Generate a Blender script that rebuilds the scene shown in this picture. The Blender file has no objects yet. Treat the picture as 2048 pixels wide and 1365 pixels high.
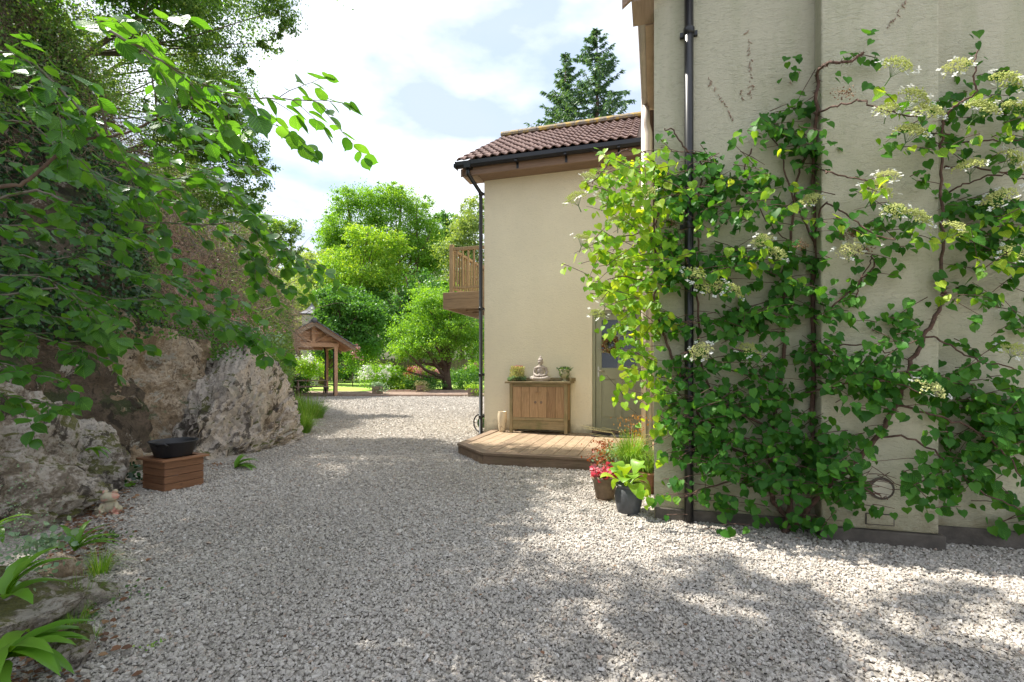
import bpy, bmesh, math, random
import numpy as np
from mathutils import Vector, Matrix

random.seed(7)
rng = np.random.default_rng(11)
S = bpy.context.scene
COL = S.collection
R = math.radians
F = 967.0          # focal length in pixels of the 2048 wide photograph (17 mm lens)
HC = 1.2           # eye height
HY = 742.0         # horizon row
TH = R(16.5)       # the house is turned by this much
U = np.array([math.cos(TH), -math.sin(TH), 0.0])
NN = np.array([math.sin(TH), math.cos(TH), 0.0])

# ------------------------------------------------------------------ camera, sky, sun, exposure
cam = bpy.data.cameras.new('camera')
cam.sensor_width = 36.0
cam.lens = 36.0 * F / 2048.0
cam.shift_y = (HY - 682.5) / 2048.0
cam.clip_start = 0.05
cam.clip_end = 2000
co = bpy.data.objects.new('camera', cam)
COL.objects.link(co)
co.location = (0, 0, HC)
co.rotation_euler = (R(90), 0, 0)
S.camera = co

SUN_EL = R(55)
az_behind = R(5)
toh = -math.cos(az_behind) * U + math.sin(az_behind) * NN
tosun = Vector((toh[0] * math.cos(SUN_EL), toh[1] * math.cos(SUN_EL), math.sin(SUN_EL)))
sl = bpy.data.lights.new('sun', 'SUN')
sl.energy = 2.95
sl.angle = R(0.53)
sl.color = (1.0, 0.95, 0.86)
so = bpy.data.objects.new('sun', sl)
COL.objects.link(so)
so.rotation_euler = tosun.to_track_quat('Z', 'Y').to_euler()
so.location = (-20, 10, 30)

W = bpy.data.worlds.new('World')
S.world = W
W.use_nodes = True
wn = W.node_tree
wn.nodes.clear()
def wnode(t, **k):
    n = wn.nodes.new(t)
    for a, b in k.items():
        setattr(n, a, b)
    return n
sky = wnode('ShaderNodeTexSky', sky_type='NISHITA', sun_disc=False)
sky.sun_elevation = SUN_EL
sky.sun_rotation = math.atan2(tosun.x, tosun.y)
wtc = wnode('ShaderNodeTexCoord')
wmp = wnode('ShaderNodeMapping')
wmp.inputs['Scale'].default_value = (1.0, 1.0, 2.2)
wmp.inputs['Location'].default_value = (0.35, 0.1, 0.6)
wns = wnode('ShaderNodeTexNoise')
wns.inputs['Scale'].default_value = 2.3
wns.inputs['Detail'].default_value = 9
wns.inputs['Roughness'].default_value = 0.52
wns.inputs['Distortion'].default_value = 0.25
wcr = wnode('ShaderNodeValToRGB')
wcr.color_ramp.elements[0].position = 0.36
wcr.color_ramp.elements[0].color = (0.7, 0.7, 0.7, 1)
wcr.color_ramp.elements[1].position = 0.56
wcr.color_ramp.elements[1].color = (1, 1, 1, 1)
wmx = wnode('ShaderNodeMix', data_type='RGBA')
wns2 = wnode('ShaderNodeTexNoise')
wns2.inputs['Scale'].default_value = 3.6
wns2.inputs['Detail'].default_value = 8
wcr2 = wnode('ShaderNodeValToRGB')
wcr2.color_ramp.elements[0].position = 0.38
wcr2.color_ramp.elements[0].color = (2.55, 3.0, 3.9, 1)
wcr2.color_ramp.elements[1].position = 0.62
wcr2.color_ramp.elements[1].color = (5.5, 5.65, 5.95, 1)
wbg = wnode('ShaderNodeBackground')
wbg.inputs['Strength'].default_value = 0.080
wout = wnode('ShaderNodeOutputWorld')
L = wn.links.new
L(wtc.outputs['Generated'], wmp.inputs['Vector'])
L(wmp.outputs['Vector'], wns.inputs['Vector'])
L(wmp.outputs['Vector'], wns2.inputs['Vector'])
L(wns.outputs['Fac'], wcr.inputs['Fac'])
L(wns2.outputs['Fac'], wcr2.inputs['Fac'])
L(wcr.outputs['Color'], wmx.inputs['Factor'])
L(sky.outputs['Color'], wmx.inputs['A'])
L(wcr2.outputs['Color'], wmx.inputs['B'])
L(wmx.outputs['Result'], wbg.inputs['Color'])
L(wbg.outputs['Background'], wout.inputs['Surface'])

S.view_settings.view_transform = 'Standard'
S.view_settings.look = 'None'
S.view_settings.exposure = 1.92
S.view_settings.gamma = 1.0
S.view_settings.use_curve_mapping = False
S.cycles.use_denoising = True
S.cycles.max_bounces = 7
S.cycles.diffuse_bounces = 4
S.cycles.transmission_bounces = 5
S.cycles.transparent_max_bounces = 4
S.cycles.sample_clamp_indirect = 6.0

# ------------------------------------------------------------------ places
def gz(x, y):
    """height of the land: flat drive, gentle rise to the lawn, hills behind"""
    y = np.asarray(y, float)
    z = np.clip(y - 23.0, 0, 40) * 0.022
    z = z + np.clip(y - 55.0, 0, 200) ** 1.15 * 0.13
    return z
def gzf(x, y): return float(gz(x, y))
def at(px, py, Y):                       # point that lies at depth Y
    return np.array([(px - 1024.0) / F * Y, Y, HC + (HY - py) / F * Y])
def loc2w(a, y, z=0.0):                  # house frame to world
    return O3 + a * U + y * NN + np.array([0, 0, z])
O3 = np.array([-0.499, 8.70, 0.0])
def house_a(px, y):                      # distance along the wall for a column, on the plane at depth y of the house frame
    k = (px - 1024.0) / F
    # X = k*Y ; (X,Y) = O + a U + y N
    # O.x + aU.x + yN.x = k (O.y + aU.y + yN.y)
    return (k * (O3[1] + y * NN[1]) - O3[0] - y * NN[0]) / (U[0] - k * U[1])
def house_pt(px, py, y):                 # world point on a plane parallel to the walls
    a = house_a(px, y)
    p = loc2w(a, y)
    p[2] = HC + (HY - py) / F * p[1]
    return p

# ------------------------------------------------------------------ materials
MATS = {}
class NT:
    def __init__(s, name):
        s.m = bpy.data.materials.new(name)
        s.m.use_nodes = True
        s.t = s.m.node_tree
        s.t.nodes.clear()
        s.out = s.n('ShaderNodeOutputMaterial')
    def n(s, typ, props=None, **ins):
        nd = s.t.nodes.new(typ)
        for k, v in (props or {}).items():
            setattr(nd, k, v)
        for k, v in ins.items():
            k = k.replace('_', ' ')
            if k.isdigit(): k = int(k)
            s.set(nd, k, v)
        return nd
    def set(s, nd, k, v):
        if isinstance(v, bpy.types.NodeSocket): s.t.links.new(v, nd.inputs[k])
        else:
            if isinstance(v, tuple) and len(v) == 3 and nd.inputs[k].type == 'RGBA': v = v + (1,)
            nd.inputs[k].default_value = v
    def coord(s, scale=(1, 1, 1), kind='Object', loc=(0, 0, 0), rot=(0, 0, 0)):
        tc = s.n('ShaderNodeTexCoord')
        mp = s.n('ShaderNodeMapping')
        mp.inputs['Scale'].default_value = scale
        mp.inputs['Location'].default_value = loc
        mp.inputs['Rotation'].default_value = rot
        s.t.links.new(tc.outputs[kind], mp.inputs['Vector'])
        return mp.outputs['Vector']
    def noise(s, vec, scale, detail=5, rough=0.55, dist=0.0):
        return s.n('ShaderNodeTexNoise', Vector=vec, Scale=float(scale), Detail=float(detail), Roughness=rough, Distortion=float(dist)).outputs['Fac']
    def voro(s, vec, scale, feature='F1', out='Distance', rnd=1.0):
        nd = s.n('ShaderNodeTexVoronoi', {'feature': feature}, Vector=vec, Scale=float(scale), Randomness=rnd)
        return nd.outputs[out]
    def ramp(s, fac, stops, interp='LINEAR'):
        nd = s.n('ShaderNodeValToRGB')
        cr = nd.color_ramp
        cr.interpolation = interp
        while len(cr.elements) < len(stops): cr.elements.new(0.5)
        for e, (p, c) in zip(cr.elements, stops):
            e.position = p
            e.color = (c, c, c, 1) if isinstance(c, (int, float)) else tuple(c) + (1,)
        s.t.links.new(fac, nd.inputs['Fac'])
        return nd.outputs['Color']
    def mix(s, fac, a, b, mode='MIX'):
        nd = s.n('ShaderNodeMix', {'data_type': 'RGBA', 'blend_type': mode})
        s.set(nd, 'Factor', fac); s.set(nd, 'A', a); s.set(nd, 'B', b)
        return nd.outputs['Result']
    def math(s, op, a, b=0.0, clamp=False):
        nd = s.n('ShaderNodeMath', {'operation': op, 'use_clamp': clamp})
        s.set(nd, 0, a); s.set(nd, 1, b)
        return nd.outputs[0]
    def bump(s, h, strength=0.4, dist=0.02, normal=None):
        nd = s.n('ShaderNodeBump', Strength=float(strength), Distance=float(dist), Height=h)
        if normal is not None: s.set(nd, 'Normal', normal)
        return nd.outputs['Normal']
    def var(s):                         # per leaf attribute plus a number per object
        a = s.n('ShaderNodeAttribute', {'attribute_name': 'var'}).outputs['Fac']
        o = s.n('ShaderNodeObjectInfo').outputs['Random']
        return s.math('FRACT', s.math('ADD', a, o))
    def rnd(s):
        return s.n('ShaderNodeObjectInfo').outputs['Random']
    def bsdf(s, **k):
        p = s.n('ShaderNodeBsdfPrincipled', **k)
        s.t.links.new(p.outputs[0], s.out.inputs['Surface'])
        return p

def plain(name, col, rough=0.6, metal=0.0, bumpscale=None, bstr=0.2, vary=0.12, scale=8):
    m = NT(name)
    v = m.coord()
    n = m.noise(v, scale, 6, 0.6)
    c = m.mix(m.ramp(n, [(0.3, 0.0), (0.7, 1.0)]), tuple(x * (1 - vary) for x in col), tuple(min(1, x * (1 + vary)) for x in col))
    k = dict(Base_Color=c, Roughness=rough, Metallic=metal)
    if bumpscale: k['Normal'] = m.bump(m.noise(v, bumpscale, 5, 0.6), bstr, 0.01)
    m.bsdf(**k)
    return m.m

def leafmat(name, c1, c2, c3=None, trans=0.4, rough=0.45, tcol=None, vein=0, spec=0.4):
    m = NT(name)
    v = m.var()
    stops = [(0.0, c1), (0.6, c2)] + ([(1.0, c3)] if c3 else [])
    c = m.ramp(v, stops)
    if vein:
        sp_ = m.n('ShaderNodeSeparateXYZ', Vector=m.coord())
        ax = m.math('ABSOLUTE', sp_.outputs['X'])
        w_ = m.math('SINE', m.math('SUBTRACT', m.math('MULTIPLY', sp_.outputs['Y'], float(vein)), m.math('MULTIPLY', ax, vein * 1.15)))
        w_ = m.math('POWER', m.math('ABSOLUTE', w_), 0.5)
        mid_ = m.ramp(ax, [(0.0, 0.0), (0.022, 1.0)])
        w_ = m.math('MULTIPLY', w_, m.n('ShaderNodeSeparateColor', Color=mid_).outputs[0])
        c = m.mix(m.ramp(w_, [(0.25, 0.45), (0.6, 0.0)]), c, tuple(min(1, x * 2.0) for x in (c3 or c2)))
        blot = m.noise(m.coord(loc=(3, 1, 0)), 2.2, 5)
        c = m.mix(m.ramp(blot, [(0.4, 0.0), (0.75, 0.45)]), c, tuple(x * 0.6 for x in c1))
    p = m.n('ShaderNodeBsdfPrincipled', Base_Color=c, Roughness=rough)
    if vein: m.set(p, 'Normal', m.bump(w_, 0.35, 0.05))
    p.inputs['Specular IOR Level'].default_value = spec
    if tcol is None: tcol = (1.5, 1.35, 0.35)
    tc = m.mix(1.0, c, tcol, 'MULTIPLY')
    tb = m.n('ShaderNodeBsdfTranslucent', Color=tc)
    tc.node.clamp_result = False
    mx = m.n('ShaderNodeMixShader', Fac=trans)
    m.t.links.new(p.outputs[0], mx.inputs[1]); m.t.links.new(tb.outputs[0], mx.inputs[2])
    m.t.links.new(mx.outputs[0], m.out.inputs['Surface'])
    return m.m

def woodmat(name, c1, c2, axis=0, scale=1.0, rough=0.75, green=0.0, dark=0.5):
    m = NT(name)
    sc = [22.0 * scale] * 3
    sc[axis] = 1.6 * scale
    r = m.rnd()
    cx = m.n('ShaderNodeTexCoord').outputs['Object']
    off = m.n('ShaderNodeCombineXYZ', X=m.math('MULTIPLY', r, 17.0), Y=m.math('MULTIPLY', r, 31.0), Z=m.math('MULTIPLY', r, 11.0)).outputs[0]
    va = m.n('ShaderNodeVectorMath', {'operation': 'ADD'}); m.set(va, 0, cx); m.set(va, 1, off)
    mp = m.n('ShaderNodeMapping'); mp.inputs['Scale'].default_value = sc
    m.t.links.new(va.outputs[0], mp.inputs['Vector'])
    g = m.noise(mp.outputs[0], 1.6, 8, 0.62, 1.2)
    kn = m.voro(va.outputs[0], 3.1 * scale)
    c = m.ramp(g, [(0.28, tuple(x * dark for x in c1)), (0.46, c1), (0.68, c2)])
    c = m.mix(m.ramp(kn, [(0.03, 0.85), (0.09, 0.0)]), c, tuple(x * 0.35 for x in c1))
    big = m.noise(va.outputs[0], 1.7, 4)
    c = m.mix(m.ramp(big, [(0.35, 0.0), (0.75, 0.5)]), c, tuple(x * 0.72 for x in c1))
    c = m.mix(0.35, c, m.ramp(r, [(0, tuple(x * 0.7 for x in c1)), (1, tuple(min(1, x * 1.2) for x in c2))]))
    if green:
        gn = m.noise(va.outputs[0], 6, 5)
        c = m.mix(m.ramp(gn, [(0.42, 0.0), (0.7, green)]), c, (0.09, 0.11, 0.03))
    m.bsdf(Base_Color=c, Roughness=rough, Normal=m.bump(g, 0.5, 0.006))
    return m.m

def plaster(name, base, green, worms=0.7, bstr=1.0):
    m = NT(name)
    v = m.coord()
    worm = m.noise(m.coord((0.6, 0.6, 1.7), rot=(0, 0.06, 0)), 27, 5, 0.6, 1.5)
    pw_ = m.ramp(m.noise(v, 1.6, 5, 0.6), [(0.3, 0.35), (0.65, 1.0)])
    fine = m.noise(v, 140, 4, 0.6)
    h = m.math('ADD', m.math('MULTIPLY', worm, m.n('ShaderNodeSeparateColor', Color=pw_).outputs[0]), m.math('MULTIPLY', fine, 0.35))
    patch = m.noise(v, 0.9, 6, 0.6)
    c = m.mix(m.ramp(patch, [(0.35, 0.0), (0.7, 1.0)]), tuple(x * 0.9 for x in base), base)
    c = m.mix(m.ramp(worm, [(0.34, worms), (0.47, 0.0)]), c, tuple(x * 0.70 for x in base))
    streak = m.noise(m.coord((2.2, 2.2, 0.35)), 1.6, 6, 0.65)
    c = m.mix(m.ramp(streak, [(0.46, 0.0), (0.72, green)]), c, (0.30, 0.32, 0.17))
    # splash dirt near the ground (it belongs to the wall)
    z = m.n('ShaderNodeSeparateXYZ', Vector=v).outputs['Z']
    dz = m.math('ADD', z, m.math('MULTIPLY', m.noise(v, 5, 6, 0.7), 0.6))
    c = m.mix(m.ramp(dz, [(0.38, 0.75), (0.62, 0.0)]), c, (0.24, 0.20, 0.11))
    m.bsdf(Base_Color=c, Roughness=0.9, Normal=m.bump(h, bstr, 0.022))
    return m.m

def rockmat(name, brown, pale, moss, seed=0.0, mossy=0.5, paleness=0.5):
    m = NT(name)
    v = m.coord(loc=(seed, seed * 1.7, seed * 0.6))
    warp = m.n('ShaderNodeTexNoise', Vector=v, Scale=2.2, Detail=5.0).outputs['Color']
    wv = m.n('ShaderNodeVectorMath', {'operation': 'MULTIPLY_ADD'}); m.set(wv, 0, warp); m.set(wv, 1, (0.7, 0.7, 0.7)); m.set(wv, 2, v)
    v2 = wv.outputs[0]
    n1 = m.noise(v2, 1.1, 8, 0.62)
    n2 = m.noise(v2, 4.5, 10, 0.72, 0.3)
    n3 = m.noise(v, 30, 8, 0.75)
    n4 = m.noise(v, 85, 4, 0.7)
    c = m.ramp(n2, [(0.30, tuple(x * 0.45 for x in brown)), (0.45, brown), (0.58, tuple(x * 1.5 for x in brown)), (0.7, tuple((a + b) * .5 for a, b in zip(brown, pale)))])
    pf = m.math('ADD', m.math('ADD', m.math('MULTIPLY', n1, 0.45), m.math('MULTIPLY', n2, 0.45)), m.math('MULTIPLY', n3, 0.35))
    c = m.mix(m.ramp(pf, [(0.66 - 0.14 * paleness, 0.0), (0.71 - 0.13 * paleness, 0.95)]), c, m.ramp(n3, [(0.3, tuple(x * 0.62 for x in pale)), (0.6, pale)]))
    c = m.mix(m.ramp(n3, [(0.36, 0.75), (0.45, 0.0)]), c, tuple(x * 0.3 for x in brown))
    lp = m.noise(v2, 2.7, 9, 0.74)
    c = m.mix(m.ramp(m.math('ADD', lp, m.math('MULTIPLY', n4, 0.12)), [(0.63, 0.0), (0.655, 0.9)]), c, (0.44, 0.41, 0.34))
    nm = m.noise(m.coord(loc=(4.2 + seed, 0, 0)), 2.3, 9, 0.74)
    geo = m.n('ShaderNodeNewGeometry')
    nz = m.n('ShaderNodeSeparateXYZ', Vector=geo.outputs['Normal']).outputs['Z']
    mf = m.math('ADD', nm, m.math('MULTIPLY', nz, 0.13))
    mcol = m.ramp(n4, [(0.3, tuple(x * 0.35 for x in moss)), (0.7, moss)])
    c = m.mix(m.ramp(mf, [(0.67 - 0.13 * mossy, 0.0), (0.71 - 0.12 * mossy, 0.95)]), c, mcol)
    crack = m.voro(m.coord((1, 1, 0.4), loc=(seed, 2, 1), rot=(0.5, 0.3, 0)), 1.3, 'DISTANCE_TO_EDGE')
    crk = m.math('ADD', crack, m.math('MULTIPLY', m.math('SUBTRACT', n2, 0.5), 0.55))
    c = m.mix(m.ramp(crk, [(0.0, 0.75), (0.02, 0.0)]), c, (0.03, 0.022, 0.015))
    h = m.math('ADD', m.math('ADD', m.math('MULTIPLY', n2, 1.1), m.math('MULTIPLY', n3, 0.45)), m.math('MULTIPLY', n4, 0.12))
    m.bsdf(Base_Color=c, Roughness=0.92, Normal=m.bump(h, 1.0, 0.06))
    return m.m

M = MATS
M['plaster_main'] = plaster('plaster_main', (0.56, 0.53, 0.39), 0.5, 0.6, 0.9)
M['plaster_rear'] = plaster('plaster_rear', (0.88, 0.79, 0.57), 0.03, 0.25, 0.45)
M['plinth'] = plain('plinth', (0.10, 0.085, 0.07), 0.9, bumpscale=40, bstr=0.5, vary=0.4)
M['black'] = plain('black_plastic', (0.012, 0.012, 0.013), 0.32, vary=0.3)
M['blackmatt'] = plain('black_rubber', (0.018, 0.018, 0.02), 0.6, vary=0.3, bumpscale=30)
M['deckwood'] = woodmat('deck_wood', (0.28, 0.19, 0.12), (0.42, 0.31, 0.2), axis=1, green=0.25)
M['deckedge'] = woodmat('deck_edge_wood', (0.17, 0.11, 0.07), (0.30, 0.21, 0.14), axis=0, green=0.2)
M['cabwood'] = woodmat('cabinet_wood', (0.31, 0.185, 0.095), (0.50, 0.33, 0.18), axis=2, scale=1.5, green=0.15, dark=0.4)
M['cabframe'] = woodmat('cabinet_frame_wood', (0.24, 0.18, 0.09), (0.38, 0.29, 0.16), axis=0, scale=1.5, green=0.5)
M['cableg'] = woodmat('cabinet_leg_wood', (0.24, 0.18, 0.09), (0.38, 0.29, 0.16), axis=2, scale=1.5, green=0.4)
M['fascia'] = woodmat('fascia_wood', (0.22, 0.14, 0.09), (0.33, 0.22, 0.15), axis=0)
M['fasciay'] = woodmat('verge_wood', (0.30, 0.21, 0.15), (0.42, 0.31, 0.23), axis=1)
M['balwood'] = woodmat('balcony_wood', (0.25, 0.175, 0.095), (0.42, 0.31, 0.18), axis=2)
M['balbeam'] = woodmat('balcony_beam_wood', (0.17, 0.115, 0.07), (0.27, 0.19, 0.115), axis=0)
M['boxwood'] = woodmat('planter_wood', (0.19, 0.085, 0.04), (0.30, 0.145, 0.07), axis=0, scale=1.6, rough=0.55)
M['boxwoody'] = woodmat('planter_side_wood', (0.19, 0.085, 0.04), (0.30, 0.145, 0.07), axis=1, scale=1.6, rough=0.55)
M['oak'] = woodmat('oak_post', (0.42, 0.23, 0.13), (0.60, 0.36, 0.22), axis=2)
M['oakx'] = woodmat('oak_beam', (0.42, 0.23, 0.13), (0.60, 0.36, 0.22), axis=0)
M['greywood'] = woodmat('grey_wood', (0.20, 0.14, 0.10), (0.33, 0.25, 0.18), axis=0, scale=1.0)
M['fencewood'] = woodmat('fence_wood', (0.16, 0.13, 0.07), (0.27, 0.22, 0.13), axis=2, scale=0.7)
M['sage'] = plain('sage_paint', (0.31, 0.315, 0.205), 0.5, vary=0.06, bumpscale=60, bstr=0.06)
M['pinkwood'] = plain('soffit_board', (0.46, 0.33, 0.24), 0.8, bumpscale=50, bstr=0.3)
M['fluepaint'] = plain('flue_enamel', (0.62, 0.55, 0.42), 0.45, vary=0.12, scale=5)
M['palepipe'] = plain('pale_gutter', (0.45, 0.38, 0.32), 0.5, vary=0.12)
M['steel'] = plain('dull_steel', (0.4, 0.4, 0.38), 0.35, 1.0)
M['brass'] = plain('handle_metal', (0.55, 0.5, 0.4), 0.3, 1.0)
M['stonegrey'] = plain('cast_stone', (0.36, 0.31, 0.27), 0.9, bumpscale=90, bstr=0.4, vary=0.3, scale=25)
M['urnstone'] = plain('mossy_stone', (0.36, 0.34, 0.22), 0.9, bumpscale=60, bstr=0.5, vary=0.35, scale=18)
M['terracotta'] = plain('brown_pot', (0.17, 0.12, 0.075), 0.7, bumpscale=40, bstr=0.3, vary=0.3, scale=14)
M['slatepot'] = plain('slate_pot', (0.07, 0.075, 0.08), 0.5, bumpscale=60, bstr=0.2, vary=0.3, scale=14)
M['soil'] = plain('soil', (0.035, 0.025, 0.017), 0.95, bumpscale=40, bstr=0.9, vary=0.5)
M['bark'] = plain('bark', (0.10, 0.065, 0.045), 0.9, bumpscale=50, bstr=0.8, vary=0.45, scale=20)
M['vinebark'] = plain('vine_bark', (0.11, 0.062, 0.045), 0.9, bumpscale=120, bstr=0.8, vary=0.5, scale=40)
M['palebark'] = plain('pale_bark', (0.17, 0.14, 0.11), 0.8, bumpscale=60, bstr=0.5, vary=0.4, scale=20)
M['twig'] = plain('dry_twig', (0.38, 0.27, 0.20), 0.9, vary=0.4, scale=5)
M['redtwig'] = plain('red_twig', (0.36, 0.19, 0.14), 0.9, vary=0.4, scale=5)
M['slate'] = plain('slate_roof', (0.10, 0.10, 0.12), 0.6, bumpscale=20, bstr=0.4, vary=0.3)
M['turret'] = plain('turret_render', (0.55, 0.52, 0.42), 0.9, vary=0.2)
M['white'] = plain('white_metal', (0.75, 0.75, 0.73), 0.45)
M['dark'] = plain('dark_room', (0.10, 0.075, 0.055), 0.9)
M['mat'] = plain('doormat', (0.022, 0.02, 0.018), 0.95, bumpscale=200, bstr=0.9)
M['leafV'] = leafmat('hydrangea_leaf', (0.028, 0.115, 0.016), (0.05, 0.18, 0.022), (0.085, 0.24, 0.03), 0.45, 0.45, (2.3, 1.7, 0.4), spec=0.22)
M['leafV_single'] = leafmat('hydrangea_leaf_veined', (0.028, 0.115, 0.016), (0.05, 0.18, 0.022), (0.085, 0.24, 0.03), 0.45, 0.45, (2.3, 1.7, 0.4), 16, spec=0.22)
M['leafVY_single'] = leafmat('sun_tinted_leaf_veined', (0.11, 0.28, 0.02), (0.21, 0.42, 0.035), (0.38, 0.53, 0.05), 0.52, 0.45, (1.9, 1.5, 0.4), 16, spec=0.22)  # lit copy of the hydrangea leaf, sunlight put into its lime colour
M['leafH_single'] = leafmat('hazel_leaf_veined', (0.05, 0.16, 0.025), (0.085, 0.23, 0.034), (0.13, 0.29, 0.045), 0.52, 0.36, (1.6, 1.5, 0.4), 21, spec=0.5)
M['leafVY'] = leafmat('sun_tinted_hydrangea_leaf', (0.11, 0.28, 0.02), (0.21, 0.42, 0.035), (0.38, 0.53, 0.05), 0.52, 0.45, (1.9, 1.5, 0.4), spec=0.22)  # same painted sun glow, for the joined leaves
M['leafH'] = leafmat('hazel_leaf', (0.05, 0.16, 0.025), (0.085, 0.23, 0.034), (0.13, 0.29, 0.045), 0.52, 0.36, (1.6, 1.5, 0.4), spec=0.5)
M['leafIvy'] = leafmat('ivy_leaf', (0.014, 0.045, 0.016), (0.03, 0.085, 0.025), (0.05, 0.13, 0.03), 0.2, 0.35)
M['leafS'] = leafmat('shrub_leaf', (0.08, 0.18, 0.045), (0.14, 0.28, 0.06), (0.24, 0.36, 0.11), 0.45, 0.5)
M['leafT'] = leafmat('tree_leaf', (0.11, 0.25, 0.03), (0.17, 0.36, 0.04), (0.26, 0.44, 0.05), 0.5, 0.5, (1.7, 1.5, 0.4))
M['leafY'] = leafmat('yellow_tree_leaf', (0.15, 0.31, 0.03), (0.24, 0.42, 0.045), (0.36, 0.48, 0.06), 0.5, 0.5, (1.6, 1.5, 0.4))
M['leafD'] = leafmat('dark_tree_leaf', (0.06, 0.17, 0.035), (0.10, 0.26, 0.05), (0.17, 0.34, 0.09), 0.42, 0.45)
M['leafP'] = leafmat('pale_tree_leaf', (0.17, 0.26, 0.09), (0.25, 0.37, 0.12), (0.36, 0.46, 0.17), 0.45, 0.5)
M['needle'] = leafmat('conifer_needle', (0.07, 0.15, 0.09), (0.11, 0.22, 0.12), (0.16, 0.30, 0.14), 0.3, 0.5)
M['grass'] = leafmat('grass_blade', (0.12, 0.27, 0.03), (0.19, 0.38, 0.05), (0.34, 0.44, 0.13), 0.4, 0.5)
M['fern'] = leafmat('fern_frond', (0.10, 0.24, 0.02), (0.14, 0.31, 0.03), (0.18, 0.36, 0.04), 0.4, 0.35, (1.3, 1.3, 0.3))
M['hosta'] = leafmat('hosta_leaf', (0.13, 0.29, 0.03), (0.22, 0.38, 0.03), (0.34, 0.42, 0.05), 0.4, 0.4)
M['herb'] = leafmat('herb_leaf', (0.06, 0.14, 0.04), (0.10, 0.19, 0.06), (0.15, 0.25, 0.09), 0.35, 0.5)
M['red'] = leafmat('red_leaf', (0.35, 0.02, 0.03), (0.45, 0.04, 0.07), (0.5, 0.25, 0.28), 0.3, 0.45, (1.3, 0.5, 0.5))
M['rust'] = leafmat('rust_leaf', (0.30, 0.06, 0.02), (0.36, 0.12, 0.03), (0.2, 0.1, 0.05), 0.35, 0.5, (1.4, 0.9, 0.4))
M['orange'] = leafmat('amber_leaf', (0.42, 0.16, 0.03), (0.5, 0.26, 0.05), (0.3, 0.2, 0.06), 0.4, 0.5, (1.4, 1.0, 0.4))
M['deadleaf'] = leafmat('fallen_leaf', (0.10, 0.05, 0.03), (0.19, 0.09, 0.045), (0.28, 0.17, 0.09), 0.1, 0.7)
M['cream'] = leafmat('cream_floret', (0.50, 0.55, 0.17), (0.62, 0.65, 0.25), (0.70, 0.70, 0.36), 0.3, 0.6, (1.2, 1.2, 0.8))
M['petal'] = leafmat('white_petal', (0.75, 0.75, 0.68), (0.8, 0.8, 0.75), None, 0.4, 0.6, (1, 1, 1))
M['pinkpetal'] = leafmat('pink_petal', (0.55, 0.22, 0.24), (0.68, 0.36, 0.36), (0.74, 0.55, 0.5), 0.35, 0.6, (1, 0.8, 0.8))
M['sedum'] = leafmat('pale_sedum', (0.30, 0.36, 0.12), (0.48, 0.46, 0.20), (0.58, 0.5, 0.26), 0.3, 0.6, (1.1, 1.1, 0.7))
M['bluegreen'] = leafmat('blue_green_leaf', (0.16, 0.26, 0.14), (0.24, 0.36, 0.2), (0.30, 0.42, 0.22), 0.25, 0.5, (1.1, 1.1, 0.7))
M['moss'] = leafmat('moss_tuft', (0.06, 0.06, 0.012), (0.10, 0.10, 0.015), (0.15, 0.15, 0.02), 0.25, 0.9)
M['rockA'] = rockmat('rock_grey_mossy', (0.26, 0.21, 0.155), (0.55, 0.49, 0.42), (0.16, 0.16, 0.03), 1.3, 0.75, 0.7)
M['rockB'] = rockmat('rock_brown_lichen', (0.27, 0.195, 0.12), (0.54, 0.44, 0.325), (0.21, 0.23, 0.12), 5.1, 0.5, 0.42)
M['rockC'] = rockmat('rock_pale_streaked', (0.29, 0.225, 0.165), (0.62, 0.545, 0.47), (0.15, 0.15, 0.03), 9.4, 0.6, 0.85)
M['earth'] = rockmat('bank_earth', (0.10, 0.075, 0.05), (0.2, 0.14, 0.1), (0.07, 0.09, 0.03), 2.2, 0.9, 0.1)

# roof tile
m = NT('roof_tile')
v = m.coord()
r = m.rnd()
n = m.noise(m.n('ShaderNodeVectorMath', {'operation': 'ADD'}, **{'0': v, '1': m.n('ShaderNodeCombineXYZ', X=m.math('MULTIPLY', r, 40.0)).outputs[0]}).outputs[0], 9, 7, 0.65)
c = m.ramp(n, [(0.3, (0.085, 0.055, 0.05)), (0.5, (0.16, 0.095, 0.08)), (0.72, (0.25, 0.17, 0.14))])
c = m.mix(m.math('MULTIPLY', r, 0.4), c, (0.24, 0.15, 0.12))
m.bsdf(Base_Color=c, Roughness=0.85, Normal=m.bump(n, 0.5, 0.01))
M['tile'] = m.m
m = NT('ridge_tile_lichen')
v = m.coord()
n = m.noise(v, 7, 8, 0.7)
c = m.ramp(n, [(0.32, (0.13, 0.10, 0.08)), (0.48, (0.24, 0.2, 0.15)), (0.58, (0.42, 0.28, 0.06)), (0.75, (0.5, 0.38, 0.12))])
m.bsdf(Base_Color=c, Roughness=0.9, Normal=m.bump(n, 0.7, 0.02))
M['ridge'] = m.m
# gravel stone
m = NT('gravel_stone')
a = m.n('ShaderNodeAttribute', {'attribute_name': 'var'}).outputs['Fac']
c = m.ramp(a, [(0.0, (0.17, 0.148, 0.122)), (0.3, (0.37, 0.336, 0.288)), (0.62, (0.49, 0.448, 0.392)), (0.88, (0.57, 0.53, 0.47)), (0.93, (0.36, 0.25, 0.18)), (1.0, (0.66, 0.62, 0.57))])
n = m.noise(m.coord(), 160, 3)
c = m.mix(0.35, c, m.ramp(n, [(0.3, (0.20, 0.18, 0.16)), (0.7, (0.55, 0.51, 0.46))]))
m.bsdf(Base_Color=c, Roughness=0.85)
M['stone'] = m.m
m = NT('gravel_ground')
v = m.coord()
cell = m.n('ShaderNodeTexVoronoi', {'feature': 'F1'}, Vector=v, Scale=52.0)
cc = m.n('ShaderNodeSeparateColor', Color=cell.outputs['Color']).outputs[0]
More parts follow.
